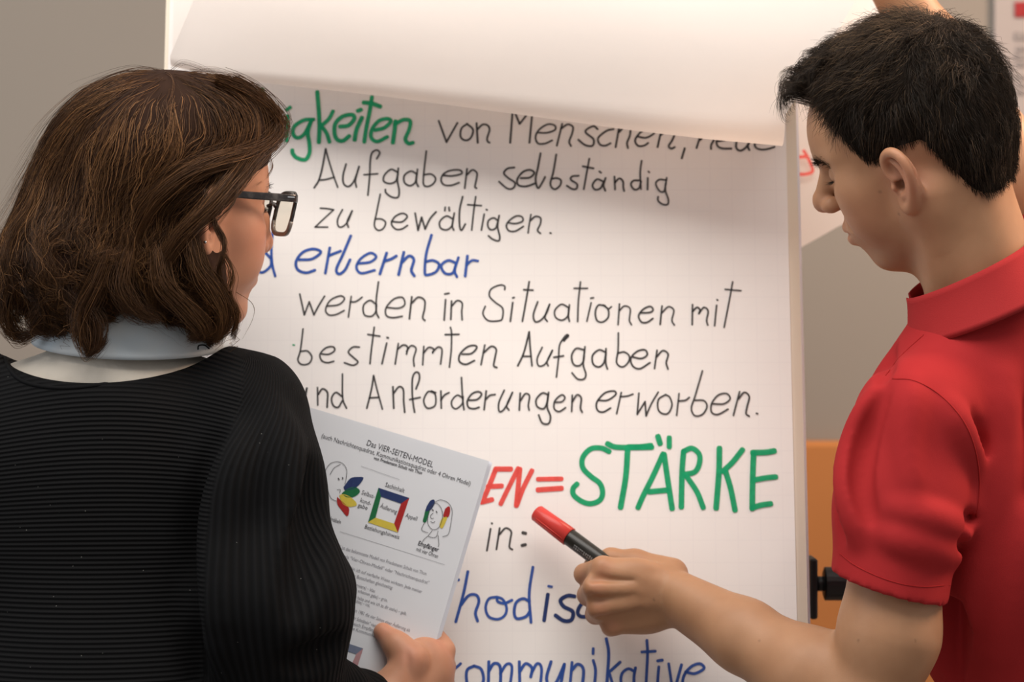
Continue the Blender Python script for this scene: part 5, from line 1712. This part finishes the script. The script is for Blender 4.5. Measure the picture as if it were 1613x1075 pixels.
lock([(250, 400, 2.222), (262, 450, 2.218), (300, 490, 2.222), (322, 520, 2.228), (300, 535, 2.235)], 300, 0.0050, 0.00025, 7, tone0=0.42)
lock([(170, 400, 2.218), (150, 450, 2.215), (128, 500, 2.216), (140, 550, 2.220), (165, 535, 2.222)], 300, 0.0050, 0.00026, 8, tone0=0.35)
lock([(120, 420, 2.225), (112, 460, 2.222), (150, 500, 2.218), (152, 540, 2.218), (138, 562, 2.22)], 260, 0.0040, 0.00026, 9, tone0=0.30)
lock([(60, 400, 2.26), (22, 440, 2.262), (8, 490, 2.266), (28, 530, 2.27), (62, 522, 2.27)], 260, 0.0045, 0.00026, 10, tone0=0.38)
lock([(50, 330, 2.28), (28, 380, 2.28), (2, 420, 2.285), (-14, 405, 2.285)], 120, 0.0030, 0.00022, 11, tone0=0.38)
lock([(70, 420, 2.25), (80, 470, 2.245), (55, 510, 2.25), (78, 530, 2.25)], 220, 0.0045, 0.00026, 12, tone0=0.33)
lock([(200, 400, 2.218), (190, 450, 2.216), (215, 490, 2.218), (250, 505, 2.222)], 260, 0.0050, 0.00026, 13, tone0=0.36)
lock([(428, 212, 2.33), (424, 240, 2.335), (429, 262, 2.34), (420, 280, 2.335), (404, 292, 2.30)], 14, 0.0010, 0.00013, 14, tone0=0.6)
lock([(372, 460, 2.23), (398, 478, 2.235), (400, 500, 2.24), (382, 535, 2.245)], 3, 0.0006, 0.00014, 15, tone0=0.5)
lock([(345, 330, 2.228), (372, 280, 2.243), (368, 320, 2.228), (340, 350, 2.222), (345, 380, 2.22)], 14, 0.0012, 0.00014, 16, tone0=0.25)
lock([(388, 262, 2.26), (362, 305, 2.235), (338, 345, 2.222), (346, 375, 2.219), (358, 398, 2.220), (352, 418, 2.222)], 16, 0.0012, 0.00015, 17, tone0=0.3)
lock([(376, 285, 2.24), (366, 322, 2.232), (345, 352, 2.222), (330, 372, 2.218)], 10, 0.001, 0.00014, 18, tone0=0.5)
lock([(352, 400, 2.222), (366, 430, 2.224), (362, 462, 2.228), (376, 492, 2.234), (372, 520, 2.24)], 45, 0.0020, 0.00018, 19, tone0=0.45)
for k, cc in enumerate([[(270, 110, 2.3), (290, 98, 2.3), (330, 112, 2.3), (350, 128, 2.3)], [(330, 122, 2.3), (375, 118, 2.3), (410, 140, 2.3), (430, 165, 2.3)], [(300, 112, 2.3), (345, 112, 2.31), (390, 135, 2.31), (420, 170, 2.32)],
                        [(60, 290, 2.3), (38, 340, 2.3), (15, 380, 2.3), (-5, 378, 2.3)], [(120, 190, 2.3), (85, 225, 2.3), (58, 275, 2.3)], [(428, 190, 2.33), (442, 205, 2.33), (444, 225, 2.33), (430, 240, 2.33)]]):
    lock(cc, 9, 0.0016, 0.00010, 20 + k, tone0=0.5, name='flyaway_hair')

# --- pale shirt under the sweater
vsr = Vol((-0.66, 2.15, 1.28), (-0.16, 2.47, 1.47), 0.0035)
vsr.ell(P(185, 640, 2.315), (0.155, 0.085, 0.060), k=0.02)
vsr.rc(P(195, 555, 2.325), P(185, 610, 2.32), 0.054, 0.074, k=0.03)
vsr.rc(P(195, 540, 2.325), P(195, 440, 2.33), 0.054, 0.054, k=0.004, op='sub')
V, Q = vsr.extract(2)
wshirt = mesh_np('shirt', V, Q, M['cream_cotton'], woman)
bvs = bvh_of(V, Q)
wc = collar('collar', P(208, 472, 2.322), norm(np.array([0.03, -0.22, 0.97])), (-0.15, -1, 0), 0.066, 0.102, 0.042, 0.5, M['blue_cotton'], wshirt, 0.0022, drop=0.012, tall_back=-0.002, sq=(0.95, 1.0), flare=0.8)
# stitched line near the collar's lower edge
me = wc.data
vv = np.array([v.co[:] for v in me.vertices])
cen_w = vv[:9 * 64].reshape(9, 64, 3)
ln = cen_w[7] * 0.55 + cen_w[8] * 0.45
outw = ln - ln.mean(0); outw /= np.linalg.norm(outw, axis=1)[:, None]
wl = ln + outw * 0.0006 + np.array(woman.location)
mb = MB()
for i in range(8, 56):
    for a, b2 in ((0.08, 0.42), (0.58, 0.92)):
        p0 = wl[i] * (1 - a) + wl[i + 1] * a; p1 = wl[i] * (1 - b2) + wl[i + 1] * b2
        mb.tube([p0, p1], 0.00035, seg=4)
mb.build('stitching', M['seam_thread'], wc)

# --- black sweater
vk = Vol((-0.72, 2.06, 0.82), (-0.10, 2.50, 1.48), 0.0042)
vk.ell(P(160, 850, 2.31), (0.168, 0.118, 0.235), k=0.03)
vk.ell(P(170, 720, 2.315), (0.200, 0.098, 0.085), k=0.04)
vk.ell((-0.41, 2.255, 0.95), (0.165, 0.115, 0.24), k=0.05)
vk.rc(P(205, 570, 2.325), P(195, 640, 2.32), 0.070, 0.095, k=0.04)
vk.chain([P(320, 590, 2.315), P(383, 640, 2.300)], [0.036, 0.056], k=0.03)
vk.chain([P(60, 610, 2.325), P(-40, 670, 2.31)], [0.04, 0.058], k=0.03)
# near sleeve (her right)
vk.chain([P(384, 665, 2.285), P(402, 760, 2.262), P(430, 950, 2.232), P(440, 1170, 2.262)], [0.062, 0.063, 0.073, 0.062], k=0.03)
vk.chain([P(462, 840, 2.28), P(505, 925, 2.268), P(482, 1030, 2.262)], [0.022, 0.028, 0.024], k=0.02)
vk.chain([P(440, 1170, 2.262), P(500, 1120, 2.30), P(566, 1112, 2.335)], [0.060, 0.052, 0.038], k=0.02)
vk.chain([P(500, 1062, 2.268), P(545, 1080, 2.29)], [0.022, 0.020], k=0.015)
# far sleeve
vk.chain([P(-40, 670, 2.31), P(-75, 900, 2.28), P(-70, 1150, 2.30)], [0.062, 0.062, 0.055], k=0.03)
# folds
_V, _Q = vk.extract(); _bv = bvh_of(_V, _Q)
def kfold(pts, r, sink, k=0.025, op='add'):
    c = on_surface(_bv, catmull(np.array(pts, float), 4), -sink if op == 'add' else 0.001)
    if len(c) > 1:
        vk.chain(c, r * np.sin(np.pi * (0.12 + 0.8 * np.linspace(0, 1, len(c)))), k=k, op=op)
kfold([(352, 700), (328, 800), (320, 900), (322, 1060)], 0.010, 0, 0.03, 'sub')
kfold([(385, 690), (352, 790), (340, 900), (345, 1060)], 0.010, 0.006, 0.03)
kfold([(430, 640), (462, 760), (470, 900)], 0.009, 0.006, 0.03)
kfold([(492, 740), (488, 840), (470, 960)], 0.006, 0, 0.03, 'sub')
kfold([(535, 1010), (500, 1035), (455, 1045)], 0.006, 0, 0.02, 'sub')
# neckline: wide shallow scoop
vk.ell(P(172, 500, 2.32), (0.133, 0.30, 0.0685), k=0.004, op='sub')
KV, KQ = vk.extract(2)
# rib coordinates
def seg_dist(V, a, b):
    d = b - a; h = np.clip(((V - a) @ d) / (d @ d), 0, 1)
    return np.linalg.norm(V - a - h[:, None] * d, axis=1), h
A0, A1 = P(398, 640, 2.285), P(440, 1170, 2.262)
pxk = KV[:, 0] / KV[:, 1] * F_PX + 806.5; pyk = 537.5 - (KV[:, 2] - CAM_Z) / KV[:, 1] * F_PX
edge = np.interp(pyk, [540, 570, 640, 700, 760, 850, 1080], [356, 385, 378, 355, 335, 322, 318])
armw = np.clip((pxk - edge) / 8 + 0.5, 0, 1)
rib_a = KV[:, 2] + 0.02 * ((pxk - 170) / 200) ** 2 * np.clip((900 - pyk) / 300, 0, 1)
# along the arm: coordinate across it
ax_d = norm(A1 - A0); sdv = norm(np.cross(ax_d, (0, 1, 0)))
rel = KV - A0
ang = np.arctan2(rel @ np.array([0, -1, 0]), rel @ sdv)
bend = 0.085 * np.exp(-(np.clip(pyk - 530, 0, 999) / 120) ** 1.6)
rib_b = ang * 0.066 + bend * 0.9
sweater = mesh_np('sweater', KV, KQ, M['knit'], woman, attrs={'rib_a': rib_a, 'rib_b': rib_b, 'arm': armw})
tag(sweater, label='black fine-ribbed wide-neck sweater')
bk_ = bvh_of(KV, KQ)
mb = MB(); l = on_surface(bk_, catmull(np.array([(6, 556), (14, 580), (40, 603), (100, 612), (180, 603), (260, 582), (320, 560), (346, 549)], float), 6))
if len(l) > 4:
    l = np.vstack([l[:1], (l[:-2] + l[1:-1] + l[2:]) / 3, l[-1:]])
    mb.tube(l, 0.0021, seg=8, up=(0, 1, 0)); mb.build('neckline_trim', M['knit'], sweater, True, attrs=None)
mb = MB(); mb.tube(catmull(np.array([P(312, 551, 2.240), P(313, 545, 2.238), P(322, 544, 2.238), P(330, 550, 2.240)]), 6), 0.0007, seg=6, up=(0, 1, 0)); mb.build('loop', M['knit'], sweater, True)
# trousers and shoes
vt = Vol((-0.62, 2.08, 0.03), (-0.18, 2.45, 1.02), 0.007)
vt.ell((-0.40, 2.25, 0.90), (0.165, 0.125, 0.12), k=0.04)
for s in (-1, 1):
    vt.chain([(-0.40 + s * 0.08, 2.25, 0.85), (-0.40 + s * 0.09, 2.25, 0.48), (-0.40 + s * 0.10, 2.24, 0.09)], [0.090, 0.063, 0.050], k=0.03)
tV, tQ = vt.extract(); mesh_np('trousers', tV, tQ, M['trouser'], woman)
shoe(-0.50, 2.23, 0, 1, woman); shoe(-0.30, 2.23, 0, 1, woman)

# --- her glasses
gl = empty('eyeglasses', loc2w(MW, (0.105, 0, 0.0)), 'dark acetate eyeglasses with thick temples worn by the woman', 'glasses')
def rim(cy, n=40):
    th = np.linspace(0, 2 * np.pi, n, endpoint=False)
    ex = 0.55
    y = cy + 0.0275 * np.sign(np.cos(th)) * np.abs(np.cos(th)) ** ex
    z = -0.001 + 0.0215 * np.sign(np.sin(th)) * np.abs(np.sin(th)) ** ex
    x = 0.1115 - 1.1 * y ** 2 * 2.2 + 0.004 * (z / 0.02)
    return np.stack([x, y, z], 1)
for s in (-1, 1):
    rp = rim(0.0345 * s)
    b = MB(); b.tube(loc2w(MW, rp), 0.0022, 0.0016, seg=8, closed=True, up=MW[:3, 0], square=True)
    rm = b.build('rim', M['acetate'] , gl, True)
    # paler lower half of the rim
    low = rp[(rp[:, 2] < -0.006)]
    low = low[np.argsort(low[:, 1])] if s > 0 else low[np.argsort(low[:, 1])]
    b = MB(); b.tube(loc2w(MW, low), 0.0024, 0.0018, seg=8, up=MW[:3, 0], square=True); b.build('lower_rim', M['acetate_grey'], rm, True)
    cen = rp.mean(0)
    nL = len(rp)
    V = np.vstack([loc2w(MW, rp + (0.0006, 0, 0)), loc2w(MW, rp - (0.0006, 0, 0)), loc2w(MW, [cen + (0.0016, 0, 0), cen - (0.0004, 0, 0)])])
    F = [[i, (i + 1) % nL, 2 * nL] for i in range(nL)] + [[nL + (i + 1) % nL, nL + i, 2 * nL + 1] for i in range(nL)]
    mesh_np('lens', V, F, M['lens'], gl, True)
    tp = [(0.1035, 0.064 * s, 0.0145), (0.100, 0.0695 * s, 0.0148), (0.092, 0.0725 * s, 0.0150), (0.05, 0.0755 * s, 0.0152), (0.00, 0.0785 * s, 0.015), (-0.022, 0.079 * s, 0.004)]
    tp = catmull(np.array(tp), 6)
    b = MB(); b.tube(loc2w(MW, tp), np.linspace(0.0022, 0.0018, len(tp)), np.linspace(0.0044, 0.0034, len(tp)), seg=12, up=MW[:3, 2], square=True)
    te = b.build('temple', M['acetate'], gl, True)
    b = MB(); b.box((-0.004, -0.0008, -0.0006), (0.004, 0.0008, 0.0006), R=MW[:3, :3], c=loc2w(MW, (0.092, 0.0746 * s, 0.016))); b.build('hinge_pin', M['silver'], te)
b = MB(); b.tube(loc2w(MW, catmull(np.array([(0.1105, -0.0085, 0.006), (0.1125, 0, 0.0085), (0.1105, 0.0085, 0.006)]), 6)), 0.002, 0.003, seg=8, up=MW[:3, 0]); b.build('bridge', M['acetate'], gl, True)

# ------------------------------------------------------------------ the booklet
bk = empty('booklet', P(640, 1080, BKD), 'stapled printed handout with a coloured square diagram held in the woman\'s hand', 'booklet')
NK = norm(np.array([0.10, -1.0, 0.12])); OK_ = P(640, 850, BKD)
tr_ = on_plane(770, 727, OK_, NK); tl = on_plane(487, 642, OK_, NK)
UX = norm(tr_ - tl); VX = norm(np.cross(UX, NK)); VX = VX if VX[2] < 0 else -VX
W_, H_ = 0.210, 0.297
def kuv(px, py):
    p = on_plane(px, py, OK_, NK) - tr_
    return np.array([p @ UX + W_, p @ VX])
def kp(u, v, off=0.0):
    bend = 0.004 * ((u / W_ - 0.5) ** 2) * 4 * (v / H_) - 0.002
    return tr_ + UX * (u - W_) + VX * v + NK * (off - bend)
def bsheet(name, off, m, du=0.0, dv=0.0, flare=0.0):
    nu, nv = 16, 18
    V = []
    for j in range(nv):
        for i in range(nu):
            u = W_ * i / (nu - 1); v = H_ * j / (nv - 1)
            V.append(kp(u + du * (i / (nu - 1)), v + dv, off - flare * (u / W_) ** 3))
    F = [[j * nu + i, (j + 1) * nu + i, (j + 1) * nu + i + 1, j * nu + i + 1] for j in range(nv - 1) for i in range(nu - 1)]
    return mesh_np(name, np.array(V), F, m, bk, False)
cover = bsheet('front_page', 0.0, M['print_paper'])
for k in range(1, 6):
    bsheet('inner_page', -0.0006 * k, M['inner_paper'], du=0.0009 * k, flare=0.0010 * k)
fcurve_cache = {}
def ktext(s, x0, y0, x1, y1, h, m, bold=False, right=False):
    """printed line from (x0,y0) to (x1,y1) on the page (photo points of the baseline), h = cap height in metres"""
    cu = bpy.data.curves.new('t', 'FONT'); cu.body = s; cu.resolution_u = 2
    if bold: cu.offset = 0.018
    ob = bpy.data.objects.new('t', cu); C.objects.link(ob)
    me = ob.to_mesh()
    n = len(me.vertices)
    co = np.zeros(n * 3); me.vertices.foreach_get('co', co); co = co.reshape(-1, 3)
    F = [list(p.vertices) for p in me.polygons]
    ob.to_mesh_clear(); bpy.data.objects.remove(ob); bpy.data.curves.remove(cu)
    a, b2 = kuv(x0, y0), kuv(x1, y1)
    L = np.linalg.norm(b2 - a); d = (b2 - a) / L; nn = np.array([d[1], -d[0]])
    xs = co[:, 0] - co[:, 0].min(); sx = L / xs.max(); sy = h / 0.70
    V = np.array([kp(*(a + d * x * sx + nn * y * sy), 0.0004) for x, y in zip(xs, co[:, 1])])
    return V, F
mb = MB()
for args in [("Das VIER-SEITEN-MODEL", 577, 702, 681, 737, 0.0046, 0), ("(auch Nachrichtenquadrat, Kommunikationsquadrat oder 4 Ohren Model)", 506, 690, 740, 766, 0.0036, 0),
             ("von Friedemann Schulz von Thun", 588, 724, 664, 748, 0.0026, 1),
             ("Sachinhalt", 606, 767, 636, 777, 0.0036, 0), ("Selbst-", 569, 779, 589, 786, 0.0034, 0), ("kund-", 567, 791, 583, 797, 0.0034, 0), ("gabe", 563, 799, 578, 804, 0.0034, 0),
             ("\u00c4u\u00dferung", 598, 800, 624, 810, 0.0034, 0), ("Appell", 638, 815, 656, 821, 0.0034, 0), ("Beziehungshinweis", 574, 833, 628, 850, 0.0034, 0),
             ("Empf\u00e4nger", 658, 859, 690, 870, 0.0036, 1), ("mit vier Ohren", 655, 868, 689, 880, 0.0032, 0), ("mit vier Schn\u00e4beln", 496, 812, 536, 826, 0.0032, 0)]:
    s, x0, y0, x1, y1, h, bd = args
    V, F = ktext(s, x0, y0, x1, y1, h * 1.35, None, bold=bool(bd)); mb = MB(); mb.add(V, F)
    mb.build('printed_line', M['print_black'], cover)
for s, x0, y0, x1, y1 in [("Das Vier-Seiten-Modell ist das bekannteste Modell von Friedemann Schulz von Thun.", 485, 849, 672, 907), ("Es ist als Modell auch als \"Vier-Ohren-Modell\" oder \"Nachrichtenquadrat\"", 487, 862, 675, 921), ("bekannt.", 488, 874, 512, 881),
                          ("Nach dem Modell gilt dasselbe, bin ich auf vierfache Weise wirksam. Jede meiner", 480, 874, 664, 935), ("\u00c4u\u00dferungen enth\u00e4lt, vier Botschaften gleichzeitig:", 500, 892, 618, 929),
                          ("eine Sachinformation (wor\u00fcber ich informiere) \u2013 blau", 478, 897, 590, 934), ("eine Selbstkundgabe (was ich von mir zu erkennen gebe) \u2013 gr\u00fcn,", 480, 905, 610, 949),
                          ("einen Beziehungshinweis (was ich von dir halte und wie ich zu dir stehe) \u2013 gelb,", 475, 915, 640, 970), ("einen Appell (was ich erreichen m\u00f6chte) \u2013 rot.", 490, 926, 582, 957),
                          ("Das Modell stellt nach Schulz von Thun 1981 die vier Seiten einer \u00c4u\u00dferung als", 480, 936, 645, 996), ("Quadrat dar und schreibt dabei den \"vier Schn\u00e4beln\" vier Ohren zu,", 480, 949, 612, 996),
                          ("sowohl der Sender als auch Empf\u00e4nger sind", 500, 966, 606, 1002), ("f\u00fcr missverst\u00e4ndliche Kommunikation", 505, 976, 600, 1008)]:
    V, F = ktext(s, x0, y0, x1, y1, 0.0036, None); mb = MB(); mb.add(V, F)
    mb.build('printed_line', M['print_grey'], cover)


def patch(pts, m, name, off=0.00045):
    uvp = [kuv(*p) for p in pts]
    V = np.array([kp(*u, off) for u in uvp])
    c = V.mean(0)
    n = len(V)
    return mesh_np(name, np.vstack([V, c]), [[i, (i + 1) % n, n] for i in range(n)], m, cover, False)


# the square: four coloured bevelled sides
o4 = [(596, 769), (644.5, 785), (626.5, 839.5), (579.5, 823.5)]
i4 = [(600, 783), (631.5, 794), (620.5, 825.5), (591.5, 816)]
for k, mm in ((0, 'print_blue'), (1, 'print_red'), (2, 'print_yellow'), (3, 'print_green')):
    l = (k + 1) % 4
    patch([o4[k], o4[l], i4[l], i4[k]], M[mm], 'diagram_side')
# lower diagram, partly hidden
patch([(530, 1008), (572, 1022), (561, 1031), (530, 1021)], M['print_slate'], 'diagram_side')
patch([(572, 1022), (560, 1060), (550, 1056), (561, 1031)], M['print_pink'], 'diagram_side')
def curvy(pts): return catmull(np.array(pts + [pts[0]], float), 4)[:-1]
for pts, mm in (([(541, 768), (552, 754), (565, 752), (572.5, 753.5), (566, 764), (556, 771), (544, 773)], 'print_blue'),
                ([(538, 778), (547, 771), (560, 768), (567, 775), (558, 783), (546, 784)], 'print_green'),
                ([(534, 781), (540, 779), (551, 783), (560, 791), (561, 797), (549, 799), (539, 793)], 'print_yellow'),
                ([(531, 783), (537, 789), (546, 797), (550, 803), (547, 814), (537, 803), (531, 794)], 'print_red')):
    patch(curvy(pts), M[mm], 'beak_shape')
for pts, mm in (([(672, 798), (678, 789), (684, 788), (684, 795), (678, 804), (670, 806)], 'print_blue'), ([(670, 803), (676, 804), (674, 813), (671, 823), (666, 822), (668, 812)], 'print_green'),
                ([(701, 802), (707, 798), (709, 804), (706, 815), (698, 814)], 'print_red'), ([(697, 816), (704, 815), (701, 825), (696, 833), (692, 829), (694, 821)], 'print_yellow')):
    patch(curvy(pts), M[mm], 'ear_shape')
mb = MB()
def sk(pts, w=0.0005):
    uvp = np.array([kuv(*p) for p in pts]); ribbon(mb, catmull(uvp, 5), w, kp, 0.0007)
# plain outline heads of the diagram
sk([(514, 760), (512, 745), (519, 732), (530, 728), (540, 731), (546, 741), (545, 755), (543, 763)]); sk([(514, 760), (517, 775), (522, 786), (530, 790)]); sk([(520, 748), (526, 738), (536, 732)])
sk([(533, 754), (534, 756)], 0.0012); sk([(539.5, 753), (540, 755)], 0.0012); sk([(531, 772), (536, 772), (535, 777)])
mb.build('outline_head', M['print_black'], cover); mb = MB()
sk([(678, 800), (674, 815), (674, 826), (680, 834), (688, 834), (694, 826), (697, 812), (694, 800), (686, 793), (678, 800)]); sk([(684, 792), (694, 788), (706, 793), (712, 805), (710, 825), (706, 842), (697, 846)])
sk([(682, 809), (678, 813), (679, 817), (683, 817)]); sk([(678, 822), (682, 824), (685, 822)]); sk([(681, 803), (682, 805)], 0.001); sk([(687, 806), (688, 808)], 0.001)
sk([(669, 823), (664, 835), (674, 840)]); sk([(681, 836), (675, 845), (686, 847), (690, 837)]); sk([(675, 844), (668, 850), (664, 856)]); sk([(690, 844), (691, 858), (690, 862)])
mb.build('outline_head', M['print_black'], cover)
# hairlines of the printed table
mb = MB()
sk([(536, 838), (700, 890)], 0.0003); sk([(569, 735), (629, 756)], 0.0003)
mb.build('rule_lines', M['print_grey'], cover)
